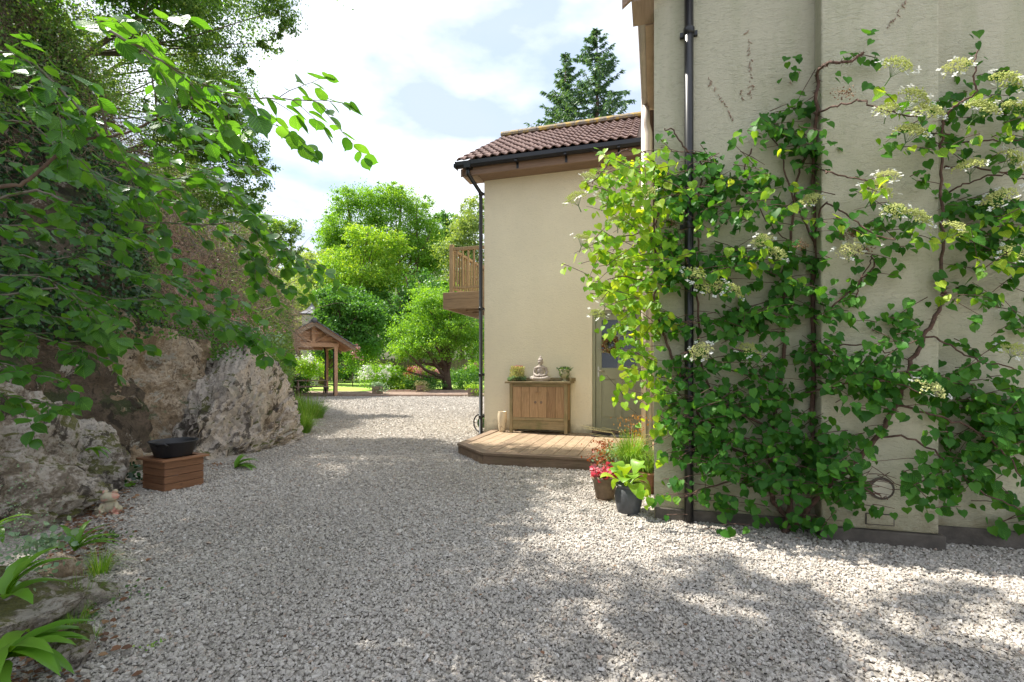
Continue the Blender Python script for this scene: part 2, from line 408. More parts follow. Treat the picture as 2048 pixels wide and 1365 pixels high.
c = m.ramp(cc, [(0.0, (0.22, 0.20, 0.17)), (0.4, (0.37, 0.335, 0.285)), (0.9, (0.52, 0.475, 0.415)), (1.0, (0.60, 0.56, 0.50))])
c = m.mix(m.ramp(cell.outputs['Distance'], [(0.35, 0.0), (0.75, 0.5)]), c, (0.16, 0.14, 0.12))
big = m.noise(v, 0.8, 6, 0.6)
c = m.mix(m.ramp(big, [(0.35, 0.35), (0.6, 0.0)]), c, (0.27, 0.235, 0.195))
m.bsdf(Base_Color=c, Roughness=0.9, Normal=m.bump(m.math('SUBTRACT', 1.0, cell.outputs['Distance']), 1.0, 0.012))
M['gravelground'] = m.m
m = NT('lawn_grass')
v = m.coord()
n = m.noise(v, 1.2, 6, 0.6)
n2 = m.noise(v, 40, 4, 0.6)
c = m.mix(n, (0.24, 0.40, 0.05), (0.36, 0.50, 0.08))
c = m.mix(m.ramp(n2, [(0.3, 0.3), (0.6, 0.0)]), c, (0.05, 0.09, 0.015))
m.bsdf(Base_Color=c, Roughness=0.9, Normal=m.bump(n2, 0.5, 0.03))
M['lawn'] = m.m
m = NT('ground_soil')
v = m.coord()
n = m.noise(v, 3, 8, 0.6)
m.bsdf(Base_Color=m.ramp(n, [(0.3, (0.03, 0.035, 0.015)), (0.7, (0.09, 0.085, 0.04))]), Roughness=1.0, Normal=m.bump(n, 0.5, 0.05))
M['ground'] = m.m
m = NT('paving_stone')
v = m.coord()
n = m.noise(v, 6, 8, 0.6)
m.bsdf(Base_Color=m.mix(m.rnd(), m.ramp(n, [(0.3, (0.24, 0.16, 0.12)), (0.7, (0.38, 0.29, 0.23))]), (0.34, 0.24, 0.18)), Roughness=0.9, Normal=m.bump(n, 0.4, 0.02))
M['paving'] = m.m
m = NT('pane_glass')
g = m.n('ShaderNodeBsdfGlass', Color=(0.9, 0.93, 0.9), Roughness=0.02, IOR=1.45)
gl = m.n('ShaderNodeBsdfGlossy', Color=(1, 1, 1), Roughness=0.03)
tr = m.n('ShaderNodeBsdfTransparent', Color=(0.75, 0.78, 0.74))
fr = m.n('ShaderNodeFresnel', IOR=1.5)
mx = m.n('ShaderNodeMixShader', Fac=fr.outputs[0])
m.t.links.new(tr.outputs[0], mx.inputs[1]); m.t.links.new(gl.outputs[0], mx.inputs[2])
m.t.links.new(mx.outputs[0], m.out.inputs['Surface'])
M['glass'] = m.m
m = NT('vase_glaze')
v = m.coord()
d = m.voro(m.coord((1, 1, 0.6), loc=(1, 4, 2)), 19, 'DISTANCE_TO_EDGE')
n = m.noise(v, 12, 5)
lines = m.ramp(m.math('ADD', d, m.math('MULTIPLY', n, 0.12)), [(0.07, 0.85), (0.12, 0.0)])
big = m.ramp(m.noise(v, 5, 3), [(0.42, 0.0), (0.52, 1.0)])
c = m.mix(m.math('MULTIPLY', m.n('ShaderNodeSeparateColor', Color=lines).outputs[0], m.n('ShaderNodeSeparateColor', Color=big).outputs[0]), (0.62, 0.52, 0.36), (0.10, 0.05, 0.02))
m.bsdf(Base_Color=c, Roughness=0.35)
M['vase'] = m.m
m = NT('frog_paint')
v = m.coord()
n = m.noise(v, 16, 6, 0.6)
c = m.ramp(n, [(0.35, (0.42, 0.34, 0.24)), (0.5, (0.38, 0.36, 0.24)), (0.58, (0.50, 0.24, 0.18)), (0.7, (0.45, 0.2, 0.15))])
m.bsdf(Base_Color=c, Roughness=0.8, Normal=m.bump(n, 0.3, 0.005))
M['frog'] = m.m

# ------------------------------------------------------------------ geometry helpers
class MB:
    def __init__(s): s.v = []; s.f = []; s.sm = []
    def add(s, vs, fs, smooth=False):
        k = len(s.v)
        s.v.extend([tuple(map(float, p)) for p in vs])
        s.f.extend([tuple(i + k for i in f) for f in fs])
        s.sm.extend([smooth] * len(fs))
        return s
    def box(s, x0, x1, y0, y1, z0, z1):
        return s.hexa([(x0, y0, z0), (x1, y0, z0), (x1, y1, z0), (x0, y1, z0)], [(x0, y0, z1), (x1, y0, z1), (x1, y1, z1), (x0, y1, z1)])
    def hexa(s, b, t):
        return s.add(list(b) + list(t), [(3, 2, 1, 0), (4, 5, 6, 7), (0, 1, 5, 4), (1, 2, 6, 5), (2, 3, 7, 6), (3, 0, 4, 7)])
    def prism(s, poly, z0, z1):          # ccw polygon in xy
        n = len(poly)
        vs = [(x, y, z0) for x, y in poly] + [(x, y, z1) for x, y in poly]
        return s.add(vs, [tuple(reversed(range(n))), tuple(range(n, 2 * n))] + [(i, (i + 1) % n, n + (i + 1) % n, n + i) for i in range(n)])
    def xprism(s, poly, axis, a0, a1):   # polygon in the other two axes, extruded along axis
        n = len(poly)
        def P(p, a):
            q = list(p); q.insert(axis, a); return tuple(q)
        vs = [P(p, a0) for p in poly] + [P(p, a1) for p in poly]
        return s.add(vs, [tuple(reversed(range(n))), tuple(range(n, 2 * n))] + [(i, (i + 1) % n, n + (i + 1) % n, n + i) for i in range(n)])
    def tube(s, pts, rad, n=8, caps=True):
        pts = [np.array(p, float) for p in pts]
        if not hasattr(rad, '__len__'): rad = [rad] * len(pts)
        vs = []; prev = None
        for i, p in enumerate(pts):
            t = pts[min(i + 1, len(pts) - 1)] - pts[max(i - 1, 0)]
            t = t / (np.linalg.norm(t) + 1e-9)
            if prev is None:
                a = np.array([0, 0, 1.0]) if abs(t[2]) < 0.9 else np.array([1.0, 0, 0])
                x = np.cross(a, t)
            else: x = prev - t * np.dot(prev, t)
            x /= np.linalg.norm(x) + 1e-9
            prev = x
            y = np.cross(t, x)
            for k in range(n):
                an = 2 * math.pi * k / n
                vs.append(p + rad[i] * (math.cos(an) * x + math.sin(an) * y))
        fs = []
        for i in range(len(pts) - 1):
            for k in range(n):
                fs.append((i * n + k, i * n + (k + 1) % n, (i + 1) * n + (k + 1) % n, (i + 1) * n + k))
        if caps: fs += [tuple(reversed(range(n))), tuple(range((len(pts) - 1) * n, len(pts) * n))]
        return s.add(vs, fs, True)
    def lathe(s, prof, n=28, c=(0, 0, 0), sx=1, sy=1, ribs=0, ribamp=0.0):
        vs = []; fs = []
        for r, z in prof:
            for k in range(n):
                a = 2 * math.pi * k / n
                rr = r * (1 + (ribamp * math.cos(ribs * a) if ribs else 0))
                vs.append((c[0] + rr * math.cos(a) * sx, c[1] + rr * math.sin(a) * sy, c[2] + z))
        for i in range(len(prof) - 1):
            for k in range(n):
                fs.append((i * n + k, i * n + (k + 1) % n, (i + 1) * n + (k + 1) % n, (i + 1) * n + k))
        if prof[0][0] > 1e-4: fs.append(tuple(reversed(range(n))))
        if prof[-1][0] > 1e-4: fs.append(tuple(range((len(prof) - 1) * n, len(prof) * n)))
        return s.add(vs, fs, True)
    def ell(s, c, r, n=14, m_=9, rot=None):
        vs = []; fs = []
        for i in range(m_ + 1):
            th = math.pi * i / m_
            for k in range(n):
                a = 2 * math.pi * k / n
                p = np.array([r[0] * math.sin(th) * math.cos(a), r[1] * math.sin(th) * math.sin(a), -r[2] * math.cos(th)])
                if rot is not None: p = np.array(rot @ Vector(p))
                vs.append(p + np.array(c))
        for i in range(m_):
            for k in range(n):
                fs.append((i * n + k, i * n + (k + 1) % n, (i + 1) * n + (k + 1) % n, (i + 1) * n + k))
        return s.add(vs, fs, True)

def thing(name, label, cat, loc=(0, 0, 0), rotz=0.0, group=None):
    o = bpy.data.objects.new(name, None)
    o.empty_display_size = 0.1
    COL.objects.link(o)
    o.location = [float(q) for q in loc]; o.rotation_euler = (0, 0, rotz)
    o['label'] = label; o['category'] = cat
    if group: o['group'] = group
    return o
def tag(o, label, cat, group=None):
    o['label'] = label; o['category'] = cat
    if group: o['group'] = group
    return o
def link(name, me, mats, parent=None):
    o = bpy.data.objects.new(name, me)
    for mm in (mats if isinstance(mats, (list, tuple)) else [mats]):
        if len(me.materials) < (len(mats) if isinstance(mats, (list, tuple)) else 1): me.materials.append(M[mm] if isinstance(mm, str) else mm)
    COL.objects.link(o)
    if parent is not None: o.parent = parent
    return o
def inv_frame(V, parent):
    """world coordinates to the frame of an (unparented) empty with a turn about z"""
    V = np.asarray(V, float) - np.array(parent.location)
    a = -parent.rotation_euler[2]
    if abs(a) > 1e-9:
        c, s_ = math.cos(a), math.sin(a)
        V = np.stack([V[:, 0] * c - V[:, 1] * s_, V[:, 0] * s_ + V[:, 1] * c, V[:, 2]], 1)
    return V
def obj(name, mb, mat_, parent=None, world=False, bevel=0.0, origin=None):
    me = bpy.data.meshes.new(name)
    V = np.array(mb.v, float)
    if world and parent is not None: V = inv_frame(V, parent)
    if origin is not None: V = V - np.array(origin)
    me.from_pydata(V.tolist(), [], mb.f)
    me.polygons.foreach_set('use_smooth', mb.sm)
    me.update()
    o = link(name, me, mat_, parent)
    if origin is not None: o.location = [float(q) for q in origin]
    if bevel:
        b = o.modifiers.new('bevel', 'BEVEL'); b.width = bevel; b.segments = 2; b.limit_method = 'ANGLE'; b.angle_limit = R(40)
    return o
def mesh_np(name, V, Fc, mat_, parent=None, var=None, world=True, smooth=True, origin=None):
    """V (n,3), Fc list of (m,k) index arrays"""
    V = np.asarray(V, float)
    if world and parent is not None: V = inv_frame(V, parent)
    if origin is not None: V = V - np.array(origin)
    me = bpy.data.meshes.new(name)
    if isinstance(Fc, np.ndarray): Fc = [Fc]
    nl = sum(f.size for f in Fc); nf = sum(len(f) for f in Fc)
    me.vertices.add(len(V)); me.vertices.foreach_set('co', V.astype(np.float32).ravel())
    me.loops.add(nl); me.polygons.add(nf)
    me.loops.foreach_set('vertex_index', np.concatenate([f.ravel() for f in Fc]).astype(np.int32))
    ls = []; k = 0
    for f in Fc:
        ls.append(k + np.arange(len(f)) * f.shape[1]); k += f.size
    me.polygons.foreach_set('loop_start', np.concatenate(ls).astype(np.int32))
    me.polygons.foreach_set('use_smooth', np.full(nf, smooth))
    me.update(calc_edges=True)
    if var is not None:
        a = me.attributes.new('var', 'FLOAT', 'POINT')
        a.data.foreach_set('value', np.asarray(var, np.float32))
    o = link(name, me, mat_, parent)
    if origin is not None: o.location = [float(q) for q in origin]
    return o
def norm(v): return v / (np.linalg.norm(v, axis=-1, keepdims=True) + 1e-9)

# leaf templates: (vertices: x across, y along, z out), faces
T_QUAD = (np.array([[-.35, .0, 0], [.35, .0, 0], [.35, .9, 0], [-.35, .9, 0]]) * [1, 1, 1], np.array([[0, 1, 2, 3]]))
T_DIA = (np.array([[0, 0, 0], [.36, .42, .07], [0, 1, 0], [-.36, .42, .07]]), np.array([[0, 1, 2], [0, 2, 3]]))
T_OVAL = (np.array([[0, 0, 0], [.30, .22, .06], [.36, .55, .06], [0, 1, -.05], [-.36, .55, .06], [-.30, .22, .06], [0, .45, 0]]),
          np.array([[0, 1, 6], [1, 2, 6], [2, 3, 6], [3, 4, 6], [4, 5, 6], [5, 0, 6]]))
T_HEART = (np.array([[0, .0, 0], [.22, -.10, .05], [.44, .05, .09], [.48, .34, .08], [.33, .64, .03], [.13, .84, -.03], [0, 1.04, -.09],
                     [-.13, .84, -.03], [-.33, .64, .03], [-.48, .34, .08], [-.44, .05, .09], [-.22, -.10, .05], [0, .3, -.01], [0, .65, -.03]]),
           np.array([[0, 1, 12], [1, 2, 12], [2, 3, 12], [3, 4, 13], [3, 13, 12], [4, 5, 13], [5, 6, 13], [6, 7, 13], [7, 8, 13], [8, 9, 13], [9, 12, 13], [9, 10, 12], [10, 11, 12], [11, 0, 12]]))
def _hazel():
    out = []
    rr = [(0.0, 0.0), (.20, .02), (.36, .14), (.45, .30), (.50, .46), (.46, .62), (.37, .76), (.22, .88), (.10, .95)]
    for i, (x, y) in enumerate(rr):
        k = 1.0 + (0.05 if i % 2 else -0.02)
        out.append([x * k, y, .10 * x - .10 * y * y])
    R_ = out; Lf = [[-x, y, z] for x, y, z in reversed(out[1:])]
    tip = [[0, 1.12, -.16]]
    mid = [[0, .3, -.04], [0, .65, -.09]]
    V = R_ + tip + Lf + mid
    n = len(V) - 2; Fs = []
    for i in range(n):
        j = (i + 1) % n
        y = (V[i][1] + V[j][1]) / 2
        Fs.append([i, j, n if y < .45 else n + 1])
    Fs += [[4, n + 1, n], [n, n + 1, n - 4]]
    return np.array(V, float), np.array(Fs)
T_HAZEL = _hazel()
T_BLADE = (np.array([[-.04, 0, 0], [.04, 0, 0], [.035, .5, .06], [-.035, .5, .06], [0, 1, -.12]]), None)

def leaves_VF(C, D, Nn, size, T, wid=None):
    """C base points, D tip directions, Nn face normals, size scale"""
    C = np.asarray(C, float); D = norm(np.asarray(D, float)); Nn = np.asarray(Nn, float)
    X = norm(np.cross(D, Nn)); Nn = np.cross(X, D)
    tv, tf = T
    s_ = np.asarray(size, float)[:, None, None] * np.ones((len(C), 1, 1))
    w_ = 1.0 if wid is None else np.asarray(wid)[:, None, None]
    V = C[:, None, :] + s_ * (w_ * tv[None, :, 0:1] * X[:, None, :] + tv[None, :, 1:2] * D[:, None, :] + tv[None, :, 2:3] * Nn[:, None, :])
    k = len(tv)
    Fc = (tf[None] + (np.arange(len(C)) * k)[:, None, None]).reshape(-1, tf.shape[1])
    return V.reshape(-1, 3), Fc, k
def leafcloud(name, C, D, Nn, size, T, mat_, parent=None, var=None, world=True, wid=None, origin=None):
    V, Fc, k = leaves_VF(C, D, Nn, size, T, wid)
    if var is None: var = rng.random(len(C))
    o = mesh_np(name, V, Fc, mat_, parent, np.repeat(var, k), world, True, origin)
    if parent is not None and name != 'crown': o['kind'] = 'stuff'
    return o
def rand_dirs(n, bias=(0, 0, 0)):
    return norm(rng.normal(size=(n, 3)) + np.array(bias))

# vectorised noise
def _h(i, j, k, s=0):
    n = (i * 374761393 + j * 668265263 + k * 2147483647 + s * 974634777) & 0xffffffff
    n = ((n ^ (n >> 13)) * 1274126177) & 0xffffffff
    n = (n ^ (n >> 16)) & 0xffffffff
    return n.astype(np.float64) / 4294967295.0
def vnoise(P, s=0):
    P = np.asarray(P, float); I = np.floor(P).astype(np.int64); f = P - I
    f = f * f * (3 - 2 * f)
    r = 0
    for a in (0, 1):
        for b in (0, 1):
            for c in (0, 1):
                w = (f[:, 0] if a else 1 - f[:, 0]) * (f[:, 1] if b else 1 - f[:, 1]) * (f[:, 2] if c else 1 - f[:, 2])
                r = r + w * _h(I[:, 0] + a, I[:, 1] + b, I[:, 2] + c, s)
    return r * 2 - 1
def fbm(P, o=5, s=0, g=0.5):
    r = 0; a = 1.0; P = np.asarray(P, float)
    for i in range(o):
        r = r + a * vnoise(P * 2.03 ** i + i * 7.3, s + i); a *= g
    return r
def ridged(P, o=4, s=0):
    r = 0; a = 1.0
    for i in range(o):
        r = r + a * (1 - np.abs(vnoise(P * 2.1 ** i + i * 3.1, s + i))); a *= 0.5
    return r - 1.0

def copy_tree(o, parent=None):
    c = o.copy(); COL.objects.link(c)
    if parent is not None: c.parent = parent
    for ch in list(o.children): copy_tree(ch, c)
    return c
def relabel(o, label): o['label'] = label

# ================================================================== ground
BY = np.array([-4, 0.0, 1.4, 1.97, 2.71, 3.24, 3.89, 4.77, 5.86, 6.5, 7.1, 9.0, 10.7, 13.2, 17.0, 21.9, 28.0, 40.0])
BX = np.array([-2.4, -2.2, -1.95, -1.90, -2.66, -2.95, -3.45, -3.95, -3.92, -3.55, -3.55, -4.4, -5.1, -6.0, -7.7, -9.3, -12.0, -17.0])
def bx_(Y): return np.interp(Y, BY, BX)

def ground_sheet(name, xs, ys, mat_, dz, xfun=None):
    X, Y = np.meshgrid(xs, ys)
    if xfun is not None: X = xfun(X, Y)
    Z = gz(X, Y) + dz
    V = np.stack([X.ravel(), Y.ravel(), Z.ravel()], 1)
    nx, ny = len(xs), len(ys)
    i = (np.arange(ny - 1)[:, None] * nx + np.arange(nx - 1)[None]).ravel()
    Fc = np.stack([i, i + 1, i + nx + 1, i + nx], 1)
    o = mesh_np(name, V, Fc, mat_)
    o['kind'] = 'structure'
    return o
ground_sheet('ground', np.linspace(-150, 150, 61), np.concatenate([np.linspace(-20, 60, 60), np.linspace(64, 220, 40)]), 'ground', -0.012)
ground_sheet('gravel_drive', np.linspace(0, 1, 40), np.linspace(-6, 22.6, 60), 'gravelground', 0.0,
             lambda X, Y: (bx_(Y) - 0.6) + X * (12.0 - bx_(Y)))
ground_sheet('lawn', np.linspace(0, 1, 20), np.linspace(25.0, 47, 30), 'lawn', 0.006, lambda X, Y: -24 + X * 24)

# loose gravel: every stone real
def gravel():
    pts = []
    for y0, y1, dens, xr in ((1.55, 3.2, 7400, 1.12), (3.2, 4.8, 4800, 1.1), (4.8, 7.0, 2700, 1.0), (7.0, 10.0, 1300, 1.0), (10, 15, 520, 1.0), (15, 22.5, 230, .75)):
        W_ = 2.3 * xr * y1
        n = int((y1 - y0) * W_ * dens)
        y = rng.uniform(y0, y1, n); x = rng.uniform(-W_ / 2, W_ / 2, n)
        lo = np.maximum(bx_(y) - 0.15, -1.09 * y)
        k = (x > lo) & (x < 1.1 * y)
        x, y = x[k], y[k]
        d = np.stack([x - O3[0], y - O3[1]], 1)
        a = d @ U[:2]; q = d @ NN[:2]
        inside = ((a > 2.9) & (q > -4.10)) | ((a > 4.06) & (a < 4.8) & (q > -4.27))
        deckq = (a > 0.15) & (q > -2.40) & (q > -1.70 - (a - 0.24) * 1.2) & (q < 4.5)
        rear = (a > 0) & (q > 0) & (q < 4.5)
        hid = (x > 0.0 * y) & (y > 8.6) & (q > 0)
        k = ~(inside | deckq | rear | hid)
        pts.append(np.stack([x[k], y[k]], 1))
    P = np.concatenate(pts)
    n = len(P)
    tmpl = np.array([[-1, -1, -1], [1, -1, -1], [1, 1, -1], [-1, 1, -1], [-1, -1, 1], [1, -1, 1], [1, 1, 1], [-1, 1, 1]], float) * 0.5
    T = tmpl[None] * (1 + 0.0)
    T = T + rng.uniform(-0.24, 0.24, (n, 8, 3))
    T[:, 4:, :2] *= rng.uniform(0.45, 0.95, (n, 1, 1))
    sz = rng.gamma(9.0, 1 / 9.0, n) * 0.0117 * np.where(P[:, 1] > 15, 2.0, np.where(P[:, 1] > 7, 1.4, np.where(P[:, 1] > 4.8, 1.15, np.where(P[:, 1] > 3.2, 1.0, .9))))
    dim = np.stack([sz * rng.uniform(0.9, 1.45, n), sz * rng.uniform(0.7, 1.05, n), sz * rng.uniform(0.45, 0.8, n)], 1)
    T = T * dim[:, None, :]
    a = rng.uniform(0, 2 * math.pi, n); ti = rng.normal(0, 0.35, n); tj = rng.normal(0, 0.35, n)
    ca, sa = np.cos(a)[:, None], np.sin(a)[:, None]
    ct, st = np.cos(ti)[:, None], np.sin(ti)[:, None]
    cu, su = np.cos(tj)[:, None], np.sin(tj)[:, None]
    x, y, z = T[..., 0], T[..., 1], T[..., 2]
    y, z = y * ct - z * st, y * st + z * ct
    x, z = x * cu + z * su, -x * su + z * cu
    x, y = x * ca - y * sa, x * sa + y * ca
    zb = 0.004 + dim[:, 2] * 0.25 + rng.uniform(0, 0.005, n)
    V = np.stack([x + P[:, 0:1], y + P[:, 1:2], z + zb[:, None]], 2)
    Fq = np.array([[4, 5, 6, 7], [0, 1, 5, 4], [1, 2, 6, 5], [2, 3, 7, 6], [3, 0, 4, 7]])
    Fc = (Fq[None] + (np.arange(n) * 8)[:, None, None]).reshape(-1, 4)
    var = np.clip(rng.normal(0.55, 0.22, n), 0.0, 0.9)
    odd = rng.random(n); var = np.where(odd > 0.975, 1.0, np.where(odd > 0.955, 0.93, var))
    dirt = np.clip(1 - (P[:, 0] - bx_(P[:, 1])) / 0.7, 0, 1)
    P3 = np.stack([P[:, 0], P[:, 1] * .45, P[:, 0] * 0], 1)
    var = np.where(var < .9, var * (1 - 0.45 * dirt) * (1 - .30 * np.clip(fbm(P3 * 1.7, 4, 50) + .15, 0, 1)), var)
    o = mesh_np('gravel', V.reshape(-1, 3), Fc, 'stone', None, np.repeat(var, 8), smooth=False)
    o['kind'] = 'stuff'
    tag(o, 'loose pale grey and beige angular gravel covering the drive', 'gravel')
    print('stones', n)
gravel()

# ================================================================== hillside
HT = np.array([0, .08, .2, .35, .55, .75, .9, 1.0])
HO = np.array([0, .25, .55, 1.0, 2.0, 3.4, 5.5, 14.0])
HZ = np.array([-.3, .6, 1.5, 2.6, 4.4, 6.3, 7.9, 9.5])
def hill(Y, t):
    Y = np.asarray(Y, float); t = np.asarray(t, float)
    fade = np.clip((30 - Y) / 14, 0.25, 1.0)
    near = 0.25 + np.clip((12.5 - Y) / 3.0, 0, 1) * 0.85 * np.clip(1.5 - t * 1.6, 0, 1) + np.clip((4.6 - Y) / 1.5, 0, 1) * 0.5
    return np.stack([bx_(Y) - near - np.interp(t, HT, HO), Y, gz(0, Y) + np.interp(t, HT, HZ) * fade], -1)
ys = np.linspace(-5, 40, 300); ts = np.linspace(0, 1, 110)
TT, YY = np.meshgrid(ts, ys)
P = hill(YY.ravel(), TT.ravel())
n1 = fbm(P * [0.5, 0.5, 0.5], 5, 3); n2 = ridged(P * 1.3, 4, 9)
amp = np.clip(TT.ravel() * 6, 0.1, 1)
P[:, 0] += amp * (0.45 * n1 + 0.22 * n2)
P[:, 2] += amp * 0.25 * fbm(P * 0.8, 4, 21)
nt = len(ts)
i = (np.arange(len(ys) - 1)[:, None] * nt + np.arange(nt - 1)[None]).ravel()
o = mesh_np('hillside', P, np.stack([i, i + nt, i + nt + 1, i + 1], 1), 'earth')
o['kind'] = 'structure'

def rock(name, label, c, size, mat_, rot=(0, 0, 0), seed=0, sub=6, cuts=16, amp=0.12, strata=None, samp=0.05, group=None, cut_lo=.6, fine=1.0):
    rg = np.random.default_rng(seed)
    bm = bmesh.new()
    bmesh.ops.create_icosphere(bm, subdivisions=sub, radius=1.0)
    V = np.array([v.co[:] for v in bm.verts]); Fc = np.array([[v.index for v in f.verts] for f in bm.faces])
    bm.free()
    for _ in range(cuts):
        nrm = norm(rg.normal(size=3)); d = rg.uniform(cut_lo, .93)
        q = V @ nrm
        V = V - np.where(q > d, (q - d) * 0.93, 0)[:, None] * nrm
    V = V * np.array(size)
    Rm = np.array(Matrix.Rotation(R(rot[2]), 3, 'Z') @ Matrix.Rotation(R(rot[1]), 3, 'Y') @ Matrix.Rotation(R(rot[0]), 3, 'X'))
    V = V @ Rm.T
    nr = norm(V)
    sc = 1.0 / max(size)
    d = amp * fbm(V * 1.8 * sc * 1.6 + seed, 6, seed, 0.55) + amp * 0.5 * (ridged(V * 3.2 + seed, 4, seed + 3) - 0.3) * fine
    if strata is not None:
        sn = norm(np.array(strata, float))
        q = V @ sn * 7.5 + 1.3 * fbm(V * 1.4, 4, seed + 8)
        saw = q - np.floor(q)
        d = d + samp * (saw - 0.5) + samp * 0.5 * ((q * 2.7) % 1.0 - 0.5)
    V = V + nr * d[:, None] + nr * (0.035 * (ridged(V * 5.5, 4, seed + 5) - .35) + .012 * fbm(V * 18, 3, seed + 6))[:, None] * fine * (1.0 if max(size) > .5 else .25)
    V = V + np.array(c)
    org = (c[0], c[1], 0.0)
    return tag(mesh_np(name, V, Fc, mat_, None, None, True, False, org), label, 'rock', group)

rock('rock_outcrop', 'huge brown lichen covered rock face rising behind the wooden planter box', (-6.35, 7.0, 0.25), (2.75, 1.5, 2.5), 'rockB', (0, -5, -12), 41, 7, 26, 0.20, group=None, cut_lo=.55)
rock('rock_outcrop', 'pale streaked rock slabs sloping down to the drive right of the brown rock face', (-4.68, 8.2, -0.1), (1.08, 1.95, 1.8), 'rockC', (6, 26, 16), 12, 6, 18, 0.14, (0.75, -0.2, 0.62), 0.10, cut_lo=.55)
rock('rock_outcrop', 'mossy grey and white rock leaning at the left edge of the drive before the frog', (-4.38, 3.55, 0.05), (.95, 1.0, 1.1), 'rockA', (0, 24, 20), 33, 6, 20, 0.16, (0.6, -0.3, 0.7), 0.05, cut_lo=.55)
rock('rock_outcrop', 'pinkish grey rock sloping down to the ground behind the frog ornament', (-4.50, 5.05, 0.02), (0.80, 0.40, 0.66), 'rockA', (0, 32, -25), 8, 6, 12, 0.08, (0.6, -0.2, 0.7), 0.04)
rock('boulder', 'low mossy rock under the big fern in the near left corner', (-2.55, 2.15, -0.02), (0.62, 0.62, 0.42), 'rockA', (0, 14, 30), 77, 6, 12, 0.07)
rock('boulder', 'small white and grey rock at the drive edge right of the big fern', (-1.80, 1.98, 0.04), (0.085, 0.10, 0.11), 'rockA', (0, 0, 10), 5, 4, 10, 0.012)
rock('boulder', 'small upright grey stone standing among leaf litter by the mossy rock', (-2.50, 2.66, 0.06), (0.10, 0.09, 0.15), 'rockB', (0, 8, 10), 6, 4, 10, 0.015)
rock('boulder', 'flat brown stone lying beside the upright grey stone', (-2.36, 2.36, 0.02), (0.10, 0.07, 0.05), 'rockB', (0, 8, 40), 16, 4, 10, 0.01)

# ================================================================== rear house (house frame: x along the wall, y into the house)
rh = thing('house', 'cream rendered house end with brown pantile roof and sage green door', 'house', O3, -TH)
DZ = 0.154                                            # deck height
dl, dr, dtop = 1.93, 2.80, 2.215                      # door opening
w = MB()
w.box(0, dl, 0, .3, 0, 4.70).box(dr, 2.94, 0, .3, 0, 4.70).box(dl, dr, 0, .3, dtop, 4.70)
w.box(0, .3, .3, 4.5, 0, 4.70).box(.3, 2.94, 4.2, 4.5, 0, 4.70)
w.xprism([(0.0, 4.70), (4.5, 4.70), (2.25, 6.12)], 0, 0.0, .3)
obj('wall', w, 'plaster_rear', rh)
w = MB(); w.box(.3, 2.94, .3, 4.2, 4.55, 4.66); obj('ceiling', w, 'dark', rh)
w = MB(); w.box(1.2, 2.94, 1.6, 1.7, 0.0, 4.5).box(1.2, 1.3, .3, 1.6, 0, 4.5); obj('inner_wall', w, 'dark', rh)
# roof structure
ex, er = -0.35, 2.93
ey, ez, ry, rz = -0.42, 4.83, 2.25, 6.47
sl_len = math.hypot(ry - ey, rz - ez); sd = np.array([0, (ry - ey) / sl_len, (rz - ez) / sl_len]); sn = np.array([0, -sd[2], sd[1]])
w = MB()
w.xprism([(ey + .06, ez - .10), (ry, rz - .10), (ry, rz - .03), (ey + .06, ez - .03)], 0, ex + .03, er)
obj('roof_board', w, 'fascia', rh)
w = MB(); w.xprism([(ry, rz - .08), (4.92, ez - .08), (4.92, ez + .0), (ry, rz)], 0, ex, er); obj('back_roof_slope', w, 'tile', rh)
# pantiles, every one its own object
def tile_mesh():
    me = bpy.data.meshes.new('roof_tile')
    nx, ny = 10, 3
    V = []; Fs = []
    wd, ln = 0.302, 0.40
    for layer in (0, 1):
        for j in range(ny):
            for i in range(nx + 1):
                x = wd * i / nx
                ph = (x / 0.151) % 1.0
                z = 0.038 * max(0.0, math.sin(math.pi * min(1, ph / 0.72))) if ph < 0.72 else 0.0
                z += 0.022 * (1 - j / (ny - 1)) - 0.016 * layer
                V.append((x, ln * j / (ny - 1), z))
    A = (nx + 1) * ny
    for j in range(ny - 1):
        for i in range(nx):
            a = j * (nx + 1) + i
            Fs.append((a, a + 1, a + nx + 2, a + nx + 1)); Fs.append((A + a, A + a + nx + 1, A + a + nx + 2, A + a + 1))
    for i in range(nx): Fs.append((i, A + i, A + i + 1, i + 1))
    me.from_pydata(V, [], Fs); me.materials.append(M['tile']); me.update()
    me.polygons.foreach_set('use_smooth', [True] * len(Fs))
    return me
tm = tile_mesh()
rows = int(sl_len / 0.335) + 1
ang = math.atan2(sd[2], sd[1])
cols = int((er - ex) / 0.302)
for r_ in range(9):
    for c_ in range(cols):
        o = bpy.data.objects.new('tile', tm); COL.objects.link(o); o.parent = rh
        p = np.array([ex + c_ * 0.302, ey, ez]) + sd * (0.338 * r_ - 0.02) + sn * (0.002 + random.uniform(0, .006))
        o.location = p; o.rotation_euler = (ang + random.uniform(-.01, .01), random.uniform(-.006, .006), random.uniform(-.012, .012))
for k in range(8):
    w = MB(); x0 = ex - .02 + k * .415
    w.xprism([(ry + .15 * math.cos(a), rz + .02 + .11 * math.sin(a)) for a in np.linspace(-.25, math.pi + .25, 9)], 0, x0, x0 + .41)
    obj('ridge_tile', w, 'ridge', rh)
# fascia, soffit, verge
w = MB(); w.box(ex + .1, er, -.335, -.305, 4.605, 4.78); obj('fascia_board', w, 'fascia', rh)
w = MB(); w.box(ex + .1, er, -.303, .002 - .004, 4.615, 4.635); obj('soffit', w, 'fascia', rh)
w = MB(); w.xprism([(-.30, 4.60), (-.30, 4.74), (2.25, 6.36), (2.25, 6.16)], 0, ex + .02, ex + .05); w.box(ex + .06, -.004, -.30, .05, 4.60, 4.62); obj('bargeboard', w, 'fasciay', rh)
